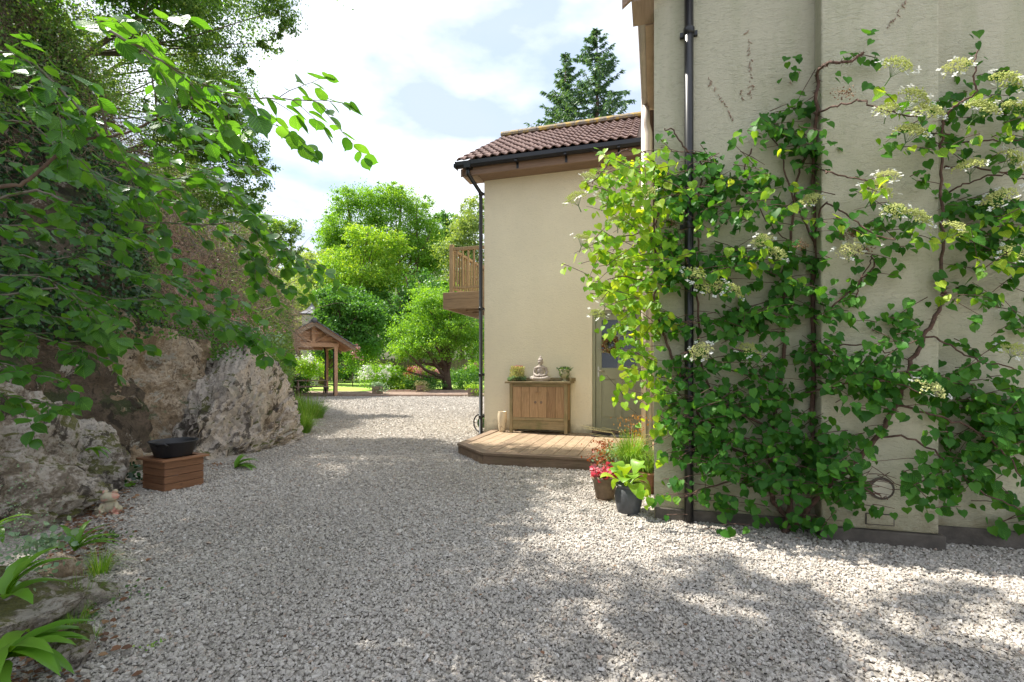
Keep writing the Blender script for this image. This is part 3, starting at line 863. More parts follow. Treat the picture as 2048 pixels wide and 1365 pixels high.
# gutter
w = MB()
gp = [( -.345, 4.815), (-.345, 4.75), (-.375, 4.715), (-.42, 4.715), (-.455, 4.75), (-.455, 4.815), (-.447, 4.815), (-.447, 4.755), (-.415, 4.723), (-.38, 4.723), (-.353, 4.755), (-.353, 4.815)]
w.xprism(gp, 0, ex - .02, er)
g = obj('gutter', w, 'black', rh)
w = MB(); w.box(ex - .028, ex - .014, -.46, -.34, 4.705, 4.82); w.box(ex + .14, ex + .26, -.464, -.34, 4.695, 4.80); w.box(ex - .06, ex - .03, -.44, -.37, 4.73, 4.79); obj('gutter_outlet', w, 'black', g)
for a in (0.72, 1.55, 2.4):
    w = MB(); w.box(a - .02, a + .02, -.468, -.337, 4.70, 4.722); w.box(a - .02, a + .02, -.345, -.337, 4.62, 4.70); obj('gutter_bracket', w, 'black', g)
w = MB()
px_, py_ = -.045, -.055
w.tube([(ex + .2, -.40, 4.70), (ex + .2, -.40, 4.60), (px_, py_ - .01, 4.38), (px_, py_, 4.25), (px_, py_, 0.08), (px_ - .02, py_ - .09, 0.03)], [.034] * 6, 12)
dpipe = obj('downpipe', w, 'black', rh)
for z in (4.34, 2.28, 1.10, 0.35):
    w = MB(); w.lathe([(.036, 0), (.042, .01), (.042, .05), (.036, .06)], 14, (px_, py_, z)); w.box(px_ - .01, px_ + .055, py_ + .01, py_ + .05, z + .01, z + .05); obj('pipe_clip', w, 'black', dpipe)

# door
fr = MB(); yy0, yy1 = .03, .13
fr.box(dl + .001, dl + .05, yy0, yy1, DZ + .04, dtop - .001).box(dr - .05, dr - .001, yy0, yy1, DZ + .04, dtop - .001).box(dl + .051, dr - .051, yy0, yy1, dtop - .055, dtop - .001)
dfr = obj('door_frame', fr, 'sage', rh, bevel=.003)
w = MB(); w.box(dl, dr, -.03, .16, DZ + .002, DZ + .038); obj('threshold', w, 'deckedge', rh, bevel=.004)
x0, x1 = dl + .055, dr - .055; z0, z1 = DZ + .045, dtop - .06
H_ = z1 - z0; Wd = x1 - x0
dd = MB(); da, db = .065, .105
st = .095
dd.box(x0, x0 + st, da, db, z0, z1).box(x1 - st, x1, da, db, z0, z1)
zr = [z0, z0 + .20, z0 + .93, z0 + 1.05]
dd.box(x0 + st, x1 - st, da, db, z0, z0 + .20).box(x0 + st, x1 - st, da, db, z0 + .86, z0 + 1.05).box(x0 + st, x1 - st, da, db, z1 - .10, z1)
mx_ = (x0 + x1) / 2
dd.box(mx_ - .05, mx_ + .05, da, db, z0 + .20, z0 + .86)
door = obj('door', dd, 'sage', rh, bevel=.004)
for a0, a1 in ((x0 + st, mx_ - .05), (mx_ + .05, x1 - st)):
    w = MB(); w.box(a0, a1, da + .016, db - .01, z0 + .20, z0 + .86); w.box(a0 + .025, a1 - .025, da + .008, da + .016, z0 + .225, z0 + .835)
    obj('door_panel', w, 'sage', door, bevel=.005)
gz0, gz1 = z0 + 1.05, z1 - .10
rowsn = 3; gh = (gz1 - gz0) / rowsn
w = MB()
w.box(mx_ - .014, mx_ + .014, da + .004, db - .004, gz0, gz1)
for k in (1, 2):
    for a0, a1 in ((x0 + st, mx_ - .0145), (mx_ + .0145, x1 - st)):
        w.box(a0, a1, da + .004, db - .004, gz0 + gh * k - .013, gz0 + gh * k + .013)
obj('glazing_bar', w, 'sage', door, bevel=.003)
for k in range(3):
    for a0, a1 in ((x0 + st, mx_ - .0145), (mx_ + .0145, x1 - st)):
        w = MB(); w.box(a0, a1, .084, .089, gz0 + gh * k + (.0135 if k else 0), gz0 + gh * (k + 1) - (.0135 if k < 2 else 0)); obj('pane', w, 'glass', door)
w = MB(); w.box(x0 + .03, x0 + .055, da - .006, da, z0 + .90, z0 + 1.07)
w.tube([(x0 + .042, da - .005, z0 + 1.0), (x0 + .042, da - .05, z0 + 1.0), (x0 + .06, da - .055, z0 + 1.0), (x0 + .15, da - .052, z0 + .995)], [.009, .009, .009, .007], 10)
obj('handle', w, 'brass', door)
w = MB(); w.lathe([(.012, 0), (.012, .01)], 12, (x0 + .045, da - .004, z0 + 1.37)); obj('lock', w, 'brass', door)

# balcony
bal = thing('balcony', 'brown timber balcony with baluster railing on the left end of the house', 'balcony', loc2w(-.85, 3.1, 2.6), -TH)
def bw(w): return w
def shift(w, dx, dy, dz):
    w.v = [(x + dx, y + dy, z + dz) for x, y, z in w.v]; return w
bsh = (.85, -3.1, -2.6)
ba0, ba1, by0, by1 = -1.69, -.004, 1.92, 4.35
zb0, zb1 = 2.61, 2.98
def bobj(nm, w, mt): return obj(nm, shift(w, *bsh), mt, bal, bevel=.005)
w = MB(); w.box(ba0, ba1, by0, by0 + .05, zb0, (zb0 + zb1) / 2 + .03); bobj('rim_beam', w, 'balbeam')
w = MB(); w.box(ba0, ba1, by0 + .002, by0 + .05, (zb0 + zb1) / 2 + .034, zb1); bobj('rim_beam', w, 'balbeam')
w = MB(); w.box(ba0, ba0 + .05, by0 + .052, by1, zb0, zb1 - .002); bobj('side_beam', w, 'balbeam')
for k in range(5):
    y = by0 + .42 + k * .45
    w = MB(); w.box(ba0 + .052, ba1, y, y + .05, zb0 + .10, zb1 - .04); bobj('joist', w, 'balbeam')
for k in range(16):
    y = by0 + .052 + k * .143
    w = MB(); w.box(ba0 + .052, ba1, y, y + .138, zb1 - .035, zb1 - .003); bobj('floor_board', w, 'balwood')
for (px0, py0) in ((ba0 + .13, by0 + .06), (ba0 + .13, by1 - .16)):
    w = MB(); w.box(px0, px0 + .09, py0, py0 + .09, zb1, zb1 + 1.10); bobj('post', w, 'balwood')
zt = zb1 + 1.03
w = MB(); w.box(ba0 + .222, ba1, by0 + .07, by0 + .14, zt - .07, zt); bobj('handrail', w, 'balwood')
w = MB(); w.box(ba0 + .222, ba1, by0 + .08, by0 + .125, zb1 + .09, zb1 + .14); bobj('bottom_rail', w, 'balwood')
w = MB(); w.box(ba0 + .14, ba0 + .21, by0 + .152, by1 - .162, zt - .07, zt); bobj('handrail', w, 'balwood')
w = MB(); w.box(ba0 + .15, ba0 + .20, by0 + .152, by1 - .162, zb1 + .09, zb1 + .14); bobj('bottom_rail', w, 'balwood')
w = MB(); w.box(ba0 + .222, ba1, by1 - .14, by1 - .07, zt - .07, zt); bobj('handrail', w, 'balwood')
for k in range(10):
    x = ba0 + .29 + k * .135
    w = MB(); w.box(x, x + .038, by0 + .085, by0 + .122, zb1 + .142, zt - .072); bobj('baluster', w, 'balwood')
    w = MB(); w.box(x, x + .038, by1 - .125, by1 - .088, zb1 + .02, zt - .072); bobj('baluster', w, 'balwood')
for k in range(13):
    y = by0 + .25 + k * .15
    w = MB(); w.box(ba0 + .156, ba0 + .194, y, y + .038, zb1 + .142, zt - .072); bobj('baluster', w, 'balwood')

# ================================================================== main house
MY = -4.12; CY = MY - .155; ca0, ca1 = 4.083, 4.777
mh = thing('house', 'large cream rendered house wall with chimney breast filling the right side', 'house', loc2w(2.94, MY), -TH)
def mo(nm, w, mt, **k): return obj(nm, shift(w, -2.94, -MY, 0), mt, mh, **k)
def gable_z(a): return 4.33 + (a - 2.94) * .75 if a < 6.5 else 4.33 + (10.06 - a) * .75
w = MB()
w.xprism([(2.94, 0), (10.06, 0), (10.06, 4.33), (6.5, 7.0), (2.94, 4.33)], 1, MY, 3.9) if False else None
poly = [(2.94, 0), (10.06, 0), (10.06, 4.33), (6.5, 7.0), (2.94, 4.33)]
n_ = len(poly)
vs = [(x, MY, z) for x, z in poly] + [(x, 3.0, z) for x, z in poly]
w.add(vs, [tuple(range(n_)), tuple(reversed(range(n_, 2 * n_)))] + [(i, n_ + i, n_ + (i + 1) % n_, (i + 1) % n_) for i in range(n_)])
mo('wall', w, 'plaster_main')
w = MB(); w.box(ca0, ca1, CY, MY - .001, 0.10, 8.2); mo('chimney_breast', w, 'plaster_main', bevel=.012)
w = MB(); w.box(ca0 - .012, ca1 + .03, CY - .022, MY - .001, -.02, .098); mo('plinth', w, 'plinth', bevel=.008)
w = MB(); w.box(ca1 + .032, 10.0, MY - .03, MY - .001, -.02, .125); mo('plinth', w, 'plinth', bevel=.008)
w = MB(); w.box(2.95, ca0 - .014, MY - .018, MY - .001, -.02, .10); mo('plinth', w, 'plinth', bevel=.008)
# eaves at the corner
w = MB(); w.xprism([(2.70, 4.05), (2.70, 4.19), (6.5, 7.05), (6.5, 6.91)], 1, MY - .20, MY - .17); mo('bargeboard', w, 'fascia')
w = MB(); w.box(2.77, 2.938, MY - .168, MY + .12, 4.10, 4.12); mo('verge_soffit', w, 'fasciay')
w = MB(); w.box(2.87, 2.938, MY + .125, -2.62, 4.09, 4.12); mo('soffit', w, 'pinkwood')
w = MB(); w.tube([(2.85, MY + .02, 4.15), (2.85, -2.62, 4.15)], [.045, .045], 12); gt = mo('gutter', w, 'palepipe')
w = MB(); w.tube([(2.85, -2.7, 4.16), (2.86, -2.7, 3.9), (2.885, -2.7, 3.8), (2.885, -2.7, .1)], [.036] * 4, 12); mo('side_downpipe', w, 'palepipe')
w = MB()
w.add([(2.84, MY - .165, 4.32), (6.5, MY - .165, 7.05), (6.5, 3.2, 7.05), (2.84, 3.2, 4.32), (2.84, MY - .165, 4.40), (6.5, MY - .165, 7.13), (6.5, 3.2, 7.13), (2.84, 3.2, 4.40)],
      [(3, 2, 1, 0), (4, 5, 6, 7), (0, 1, 5, 4), (1, 2, 6, 5), (2, 3, 7, 6), (3, 0, 4, 7)])
w.add([(10.4, MY - .2, 4.14), (6.51, MY - .2, 7.05), (6.51, 3.2, 7.05), (10.4, 3.2, 4.14), (10.4, MY - .2, 4.22), (6.51, MY - .2, 7.13), (6.51, 3.2, 7.13), (10.4, 3.2, 4.22)],
      [(0, 1, 2, 3), (7, 6, 5, 4), (4, 5, 1, 0), (5, 6, 2, 1), (6, 7, 3, 2), (7, 4, 0, 3)])
mo('roof', w, 'tile')
# black downpipe
a_p = house_a(1378, MY - .06)
w = MB(); w.tube([(a_p, MY - .055, .02), (a_p, MY - .055, 1.0), (a_p, MY - .055, 2.55), (a_p, MY - .055, 5.2)], .034, 16)
dp = mo('downpipe', w, 'black')
def onpipe(z, dark=False):
    w = MB(); w.lathe([(.035, 0), (.0425, .008), (.0425, .048), (.038, .056), (.035, .056)], 18, (a_p - 2.94, -.055, z)); w.box(a_p - 2.94 - .065, a_p - 2.94 + .065, -.03, -.001, z + .01, z + .045)
    obj('pipe_clip', w, 'black', dp)
for z in (3.83, 2.31, .55): onpipe(z)
# vent cover and hatch on the chimney breast
pv = house_a(1762, CY); zv = house_pt(1762, 977, CY)[2]
vt = MB(); A_ = np.linspace(0, 2 * math.pi, 25)[:-1]
vt.xprism([(pv + .078 * math.cos(a), zv + .078 * math.sin(a)) for a in A_], 1, CY - .012, CY - .001)
vent = mo('vent_cover', vt, 'plinth', bevel=.004)
w = MB(); w.xprism([(pv - 2.94 + .060 * math.cos(a), zv + .060 * math.sin(a)) for a in A_], 1, -.155 - .02, -.155 - .0125); obj('vent_plate', w, 'turret', vent)
ah = house_a(1759, CY); zh = house_pt(1759, 1039, CY)[2]
w = MB(); w.box(ah - .085, ah + .085, CY - .006, CY - .001, zh - .04, zh + .04); ht = mo('hatch', w, 'plinth')
w = MB(); w.box(ah - .078 - 2.94, ah + .078 - 2.94, -.155 - .011, -.155 - .0065, zh - .033, zh + .033); obj('hatch_cover', w, 'plaster_main', ht)

# flue
fa, fy = 2.81, -1.05
flue = thing('flue_pipe', 'cream enamelled flue pipe rising beside the corner of the big house', 'flue', loc2w(fa, fy), -TH)
w = MB(); w.tube([(0, 0, 0.1), (0, 0, 2.5), (0, 0, 5.22)], .052, 20); obj('pipe', w, 'fluepaint', flue)
for z in (1.6, 2.9, 3.55, 4.05, 5.10):
    w = MB(); w.lathe([(.053, 0), (.056, .004), (.056, .02), (.053, .024)], 20, (0, 0, z)); obj('pipe_band', w, 'palepipe', flue)
w = MB()
for k in range(8):
    a = k * math.pi / 4
    w.tube([(.045 * math.cos(a), .045 * math.sin(a), 5.22), (.05 * math.cos(a), .05 * math.sin(a), 5.29), (.0, .0, 5.33)], .004, 5)
obj('bird_guard', w, 'steel', flue)
w = MB(); w.box(.05, .13, -.02, .02, 4.05, 4.09); obj('wall_bracket', w, 'steel', flue)

# ================================================================== deck
deck = thing('deck', 'low weathered timber deck with mitred corner in front of the green door', 'deck', loc2w(1.2, -1.2), -TH)
def do(nm, w, mt, **k): return obj(nm, shift(w, -1.2, 1.2, 0), mt, deck, **k)
A0, A1, A2, A3 = (.17, -.003), (.20, -1.72), (.84, -2.40), (2.93, -2.40)
bd = .135
def front(x, off=0.0):
    if x < A2[0]:
        s_ = (A2[1] - A1[1]) / (A2[0] - A1[0]); return A1[1] + (x - A1[0]) * s_ + off * math.hypot(1, s_)
    return A2[1] + off
# border boards
I1 = (A1[0] + bd, A1[1] + bd * .45); I2 = (A2[0] + bd * .42, A2[1] + bd)
w = MB(); w.prism([A1, (I1[0], I1[1]), (A0[0] + bd, A0[1]), A0], DZ - .032, DZ); do('border_board', w, 'deckedge', bevel=.004)
w = MB(); w.prism([(A1[0] + .002, A1[1] - .003), A2, I2, (I1[0] + .002, I1[1] - .003)], DZ - .032, DZ); do('border_board', w, 'deckedge', bevel=.004)
w = MB(); w.prism([(A2[0] + .004, A2[1]), A3, (A3[0], A3[1] + bd), (I2[0] + .004, I2[1])], DZ - .032, DZ); do('border_board', w, 'deckedge', bevel=.004)
x = A1[0] + bd + .004
while x < 2.90:
    xe = min(x + .148, 2.93)
    def fy_(xx):
        if xx >= I2[0]: return A2[1] + bd + .005
        s_ = (I2[1] - I1[1]) / (I2[0] - I1[0]); return I1[1] + (xx - I1[0]) * s_ + .006
    pts = [(x, fy_(x))]
    if x < I2[0] < xe: pts.append((I2[0], fy_(I2[0])))
    pts += [(xe, fy_(xe)), (xe, -.033), (x, -.033)]
    w = MB(); w.prism(pts, DZ - .030, DZ - .003 + random.uniform(-.002, .001)); do('deck_board', w, 'deckwood', bevel=.003)
    x = xe + .006
# skirting
def skirt(p, q, inset=.018, th=.03):
    p = np.array(p); q = np.array(q); d = (q - p) / np.linalg.norm(q - p); nrm = np.array([-d[1], d[0]])
    a, b = p + nrm * inset, q + nrm * inset
    w = MB(); w.prism([tuple(a), tuple(b), tuple(b + nrm * th), tuple(a + nrm * th)], -.02, DZ - .034); do('skirt_board', w, 'deckedge', bevel=.004)
skirt(A0, A1); skirt((A1[0] + .01, A1[1] - .01), (A2[0] - .006, A2[1] + .006)); skirt((A2[0] + .01, A2[1]), A3)
w = MB(); w.prism([(.26, -1.68), (.90, -2.33), (2.92, -2.33), (2.92, -.01), (.24, -.01)], -.02, DZ - .036); do('deck_frame', w, 'dark')

dm = MB(); dm.box(-.33, .33, -.20, .20, 0, .016)
o = obj('doormat', dm, 'mat', None, bevel=.006); o.location = loc2w(2.30, -.28, DZ); o.rotation_euler = (0, 0, -TH)
tag(o, 'dark doormat lying on the deck before the green door', 'doormat')

# ================================================================== cabinet
yb = -.35
cl_, cr_ = house_a(1019, yb), house_a(1134.5, yb + .0)
cab = thing('cabinet', 'weathered wooden potting cabinet with two plank doors standing on the deck', 'cabinet', loc2w((cl_ + cr_) / 2, yb / 2 - .01, DZ), -TH)
Wc = cr_ - cl_; hw = Wc / 2; yf, ybk = -.17, .165; hc = .865
lg = .052
for sx in (-1, 1):
    for (y0, y1) in ((yf, yf + lg), (ybk - lg, ybk)):
        w = MB(); xa = -hw if sx < 0 else hw - lg
        w.box(xa, xa + lg, y0, y1, 0, hc - .03); obj('leg', w, 'cableg', cab, bevel=.003)
w = MB(); w.box(-hw + lg + .001, hw - lg - .001, yf + .008, yf + .03, hc - .085, hc - .031); obj('rail', w, 'cabframe', cab, bevel=.002)
w = MB(); w.box(-hw + lg + .001, hw - lg - .001, yf + .008, yf + .03, .215, .262); obj('rail', w, 'cabframe', cab, bevel=.002)
w = MB(); w.box(-hw + lg + .001, hw - lg - .001, yf + .016, yf + .034, .065, .212); obj('apron', w, 'cabframe', cab, bevel=.002)
pw = (Wc - 2 * lg - .006) / 6
for d_ in range(2):
    dw = MB(); dw.box(-hw + lg + .003 + d_ * 3 * pw + .01, -hw + lg + (d_ + 1) * 3 * pw - .01, yf + .03, yf + .04, .27, hc - .092)
    dob = obj('cupboard_door', dw, 'cabframe', cab)
    for k in range(3):
        w = MB(); xx = -hw + lg + .004 + (d_ * 3 + k) * pw
        w.box(xx + .0018, xx + pw - .0022, yf + .012 + random.uniform(0, .002), yf + .0295, .265, hc - .088); obj('plank', w, 'cabwood', dob, bevel=.002)
    w = MB(); cx = -.045 if d_ == 0 else .055
    w.tube([(cx + .018 * math.cos(t), yf + .006, .52 + .018 * math.sin(t)) for t in np.linspace(0, 2 * math.pi, 13)], .004, 6); w.box(cx - .014, cx + .014, yf + .006, yf + .012, .508, .534); obj('ring_pull', w, 'greywood', dob)
w = MB(); w.box(-.012, .022, yf + .002, yf + .0115, hc - .16, hc - .09); w.box(-.045, .045, yf - .003, yf + .003, hc - .19, hc - .168); obj('catch', w, 'cabwood', cab, bevel=.003)
for sx in (-1, 1):
    for k in range(3):
        w = MB(); y0 = yf + lg + .002 + k * .078; xa = -hw + .006 if sx < 0 else hw - .024
        w.box(xa, xa + .018, y0, y0 + .075, .22, hc - .032); obj('side_plank', w, 'cabwood', cab, bevel=.002)
w = MB(); w.box(-hw + .01, hw - .01, ybk - .02, ybk - .008, .1, hc - .032); obj('back_panel', w, 'cabwood', cab)
w = MB(); w.box(-hw - .075, hw + .045, yf - .035, ybk + .003, hc - .03, hc); obj('top', w, 'cabframe', cab, bevel=.003)
w = MB(); w.box(-hw - .075, hw + .085, ybk - .012, ybk + .006, hc + .001, hc + .062); obj('back_ledge', w, 'cabframe', cab, bevel=.002)
w = MB(); w.box(-hw - .068, -hw - .048, yf + .10, ybk - .014, hc + .001, hc + .052); obj('end_ledge', w, 'cabframe', cab, bevel=.002)
w = MB(); w.box(hw + .047, hw + .067, yf - .03, ybk - .014, hc - .03, hc + .055); obj('end_ledge', w, 'cabframe', cab, bevel=.002)
CT = DZ + hc
def cabpt(px, dy): return loc2w(house_a(px, yb / 2 - .01 + dy), yb / 2 - .01 + dy, CT)

def remesh(o, vox, sm=2):
    r_ = o.modifiers.new('remesh', 'REMESH'); r_.mode = 'VOXEL'; r_.voxel_size = vox; r_.use_smooth_shade = True
    s_ = o.modifiers.new('smooth', 'SMOOTH'); s_.iterations = sm; s_.factor = .5
# seated statue
w = MB()
w.lathe([(.105, 0), (.115, .01), (.11, .03), (.10, .035)], 24, (0, 0, 0), 1.25, .85)
w.ell((0, 0, .085), (.062, .045, .06)); w.ell((0, .004, .17), (.062, .040, .075)); w.ell((0, .004, .225), (.078, .036, .033))
w.tube([(0, .004, .24), (0, .0, .285)], [.026, .024], 12)
w.ell((0, -.004, .315), (.037, .040, .048)); w.ell((0, .004, .345), (.041, .043, .032)); w.ell((0, .006, .380), (.022, .022, .022)); w.tube([(0, .006, .395), (0, .006, .42)], [.010, .003], 8)
for s_ in (-1, 1):
    w.tube([(s_ * .076, .004, .225), (s_ * .102, .012, .155), (s_ * .096, -.01, .115), (s_ * .05, -.055, .093), (s_ * .008, -.072, .090)], [.026, .024, .021, .016, .013], 10)
    w.tube([(s_ * .03, .02, .06), (s_ * .10, .0, .062), (s_ * .135, -.03, .052), (s_ * .09, -.072, .048), (s_ * .0, -.085, .043), (-s_ * .05, -.08, .05)], [.04, .042, .036, .030, .024, .016], 10)
    w.ell((s_ * .038, .004, .305), (.007, .010, .022))
    w.ell((s_ * .015, -.040, .318), (.009, .005, .005))
w.tube([(0, -.043, .325), (0, -.050, .308)], [.004, .008], 8); w.ell((0, -.041, .292), (.012, .006, .004)); w.ell((0, -.034, .274), (.014, .01, .008))
w.lathe([(.036, 0), (.045, .003), (.045, .009), (.04, .012)], 20, (0, 0, .335))
sp = cabpt(1081, -.03)
o = obj('statue', w, 'stonegrey', None); o.location = sp; o.rotation_euler = (0, 0, -TH + .05); o.scale = (1.06, 1.06, 1.06)
remesh(o, .0042, 1)
tag(o, 'grey stone seated buddha statue on the middle of the cabinet top', 'statue')

# urn
up = cabpt(1129, 0.02)
urn = thing('stone_urn', 'small mossy stone urn with green plant on the right end of the cabinet top', 'urn', up, 0)
w = MB(); w.lathe([(.0, 0), (.058, 0), (.06, .012), (.03, .024), (.026, .04), (.06, .07), (.088, .105), (.094, .14), (.084, .175), (.090, .195), (.094, .20), (.086, .205), (.078, .19), (.07, .17), (0, .165)], 26); obj('bowl', w, 'urnstone', urn)
n = 420
C = up + np.stack([rng.normal(0, .045, n), rng.normal(0, .045, n), .18 + rng.uniform(-.01, .04, n)], 1)
D = norm(np.stack([rng.normal(0, .6, n), rng.normal(0, .6, n), rng.uniform(-.1, 1, n)], 1))
leafcloud('foliage', C, D, rand_dirs(n), rng.uniform(.03, .06, n), (T_DIA[0] * [.4, 1, 1], T_DIA[1]), 'herb', urn)['label'] = 'fine green foliage'
n = 200; a = rng.uniform(0, 6.28, n); h = rng.uniform(.05, .19, n)
C = up + np.stack([.093 * np.cos(a), .093 * np.sin(a), h], 1)
C = C[(np.abs(a - 3.9) < .35) | (np.abs(a - 5.2) < .25)]; n = len(C)
leafcloud('trailing_leaves', C, rand_dirs(n, (0, 0, -1)), rand_dirs(n, (0, -1, 0)), rng.uniform(.018, .03, n), T_DIA, 'herb', urn)
# sedum bowl
pp = cabpt(1034, -.01)
pot = thing('succulent_planter', 'pale yellow and blue green succulents with pink flowers on the left of the cabinet top', 'potted plant', pp, 0)
w = MB(); w.lathe([(0, 0), (.085, 0), (.095, .05), (.10, .055), (.088, .05), (0, .045)], 22, (0, 0, 0), 1.15, .9); obj('pot', w, 'terracotta', pot)
n = 620; a = rng.uniform(0, 6.28, n); rr = np.sqrt(rng.random(n)) * .115; h = .05 + rng.random(n) * .19
C = pp + np.stack([rr * np.cos(a) * 1.05, rr * np.sin(a), h], 1)
leafcloud('stems', C, norm(np.stack([np.cos(a) * .5, np.sin(a) * .5, np.ones(n)], 1) + .3 * rng.normal(size=(n, 3))), rand_dirs(n, (0, -1, 0)), rng.uniform(.025, .045, n), T_DIA, 'sedum', pot)
n = 240; a = rng.uniform(0, 6.28, n)
C = pp + np.stack([.11 * np.cos(a) * 1.15, .11 * np.sin(a), .01 + rng.random(n) * .05], 1)
leafcloud('rosettes', C, norm(np.stack([np.cos(a), np.sin(a), rng.uniform(.2, 1.4, n)], 1)), rand_dirs(n, (0, 0, 1)), rng.uniform(.03, .06, n), T_DIA, 'bluegreen', pot)
n = 110; C = pp + np.stack([rng.uniform(-.06, .08, n), rng.uniform(-.08, .08, n), rng.uniform(.225, .27, n)], 1)
leafcloud('flowers', C, rand_dirs(n), rand_dirs(n, (0, -.6, .6)), rng.uniform(.015, .026, n), T_OVAL, 'red', pot)

# tall vase on the deck
vp = loc2w(house_a(1004.5, -.27), -.27, DZ)
w = MB(); w.lathe([(0, 0), (.052, 0), (.058, .01), (.070, .12), (.078, .24), (.079, .31), (.072, .335), (.074, .345), (.068, .345), (.066, .33), (.05, .2), (0, .19)], 28)
o = obj('vase', w, 'vase', None, origin=(0, 0, 0)); o.location = vp
tag(o, 'tall cream glazed vase with brown branch pattern left of the cabinet', 'vase')

# hose reel peeping out behind the corner downpipe
hp = at(967, 866, 9.30); hp[2] = 0
hr = thing('hose_reel', 'black wheeled hose reel half hidden behind the corner downpipe', 'hose reel', hp, .9)
for x_ in (-.09, .09):
    w = MB(); w.tube([(x_, .17 * math.cos(t), .2 + .17 * math.sin(t)) for t in np.linspace(0, 2 * math.pi, 21)], .014, 8); w.tube([(x_, 0, .03), (x_, 0, .37)], .006, 6); w.tube([(x_, -.17, .2), (x_, .17, .2)], .006, 6); obj('wheel', w, 'blackmatt', hr)
w = MB(); w.xprism([(.10 * math.cos(t), .2 + .10 * math.sin(t)) for t in np.linspace(0, 2 * math.pi, 17)[:-1]], 0, -.075, .075); obj('drum', w, 'herb', hr)
w = MB(); w.tube([(-.11, 0, .2), (-.11, -.16, .01)], .012, 6); w.tube([(.11, 0, .2), (.11, -.16, .01)], .012, 6); obj('frame', w, 'steel', hr)

# wreath on the door
wp_ = house_pt(1222, 690, da - .03)
wr = thing('door_wreath', 'dried hydrangea wreath hanging on the glazed green door', 'wreath', wp_, -TH)
w = MB(); w.tube([(.11 * math.cos(t), 0, .11 * math.sin(t)) for t in np.linspace(0, 2 * math.pi, 25)], .018, 8); obj('ring', w, 'twig', wr)
n = 700; t = rng.uniform(0, 6.28, n); C0 = np.stack([.115 * np.cos(t), -.01 + 0 * t, .115 * np.sin(t)], 1) + rng.normal(0, .022, (n, 3))
leafcloud('dried_flowers', C0, rand_dirs(n, (0, -.5, 0)), rand_dirs(n, (0, -.6, 0)), rng.uniform(.015, .03, n), T_DIA, 'rust', wr, world=False)
leafcloud('dried_leaves', C0 + rng.normal(0, .012, (n, 3)), rand_dirs(n, (0, -.5, 0)), rand_dirs(n, (0, -.6, 0)), rng.uniform(.015, .035, n), T_DIA, 'sedum', wr, world=False)

# ================================================================== climbing hydrangea
DENS = """
000000000000002400003100
000000000003334500013000
000000000003432301023433
000000000044512432445454
000000000367633535455565
000034232467631244444444
016897675423531100334440
047886666534533333134555
046788775544512443255565
036787665544444533345555
046777653443333565445665
267787777766534433145566
257787765445654223055344
046884344454636332143445
016887566854365444223566
002775446543443243245434
001775645654566434434443
001477744443556776655546
001577766555435653556766
000257764456544432535876
000036777666665442465677
000024677866776543567644
000025655676757766575433
000036645565667631442554
000015654223552100000145
000001000011100000000000
"""
DROWS = [r for r in DENS.strip().split('\n')]
def dens(px, py):
    i = (px - 1120) / 40.0; j = (py - 60) / 40.0
    if i < 0 or j < 0: return 0
    i = min(int(i), 23); j = int(j)
    if j >= len(DROWS): return 0
    r = DROWS[j]
    return (int(r[i]) if i < len(r) else 0) / 9.0
def wall_y(px, off):                      # plane (house frame y) in front of the wall at a column
    base = CY if 1641 < px < 1879 else MY
    return base - off
def vine_pt(px, py, off):
    return house_pt(px, py, wall_y(px, off))
hb = house_pt(1568, 1066, MY - .12); hb[2] = 0
vine = thing('climbing_hydrangea', 'climbing hydrangea with cream lacecap flowers covering the cream wall beside the black downpipe', 'climbing plant', hb, -TH)
def stem(name, pts, r0, r1, n=7, sub=6, wob=.006):
    P_ = [vine_pt(*p) for p in pts]
    Q = []
    for i in range(len(P_) - 1):
        for k in range(sub):
            t = k / sub
            p0, p1, p2, p3 = P_[max(i - 1, 0)], P_[i], P_[i + 1], P_[min(i + 2, len(P_) - 1)]
            Q.append(0.5 * ((2 * p1) + (-p0 + p2) * t + (2 * p0 - 5 * p1 + 4 * p2 - p3) * t * t + (-p0 + 3 * p1 - 3 * p2 + p3) * t ** 3) + rng.normal(0, wob, 3))
    Q.append(P_[-1])
    w = MB(); w.tube(Q, list(np.linspace(r0, r1, len(Q))), n)
    return w, Q
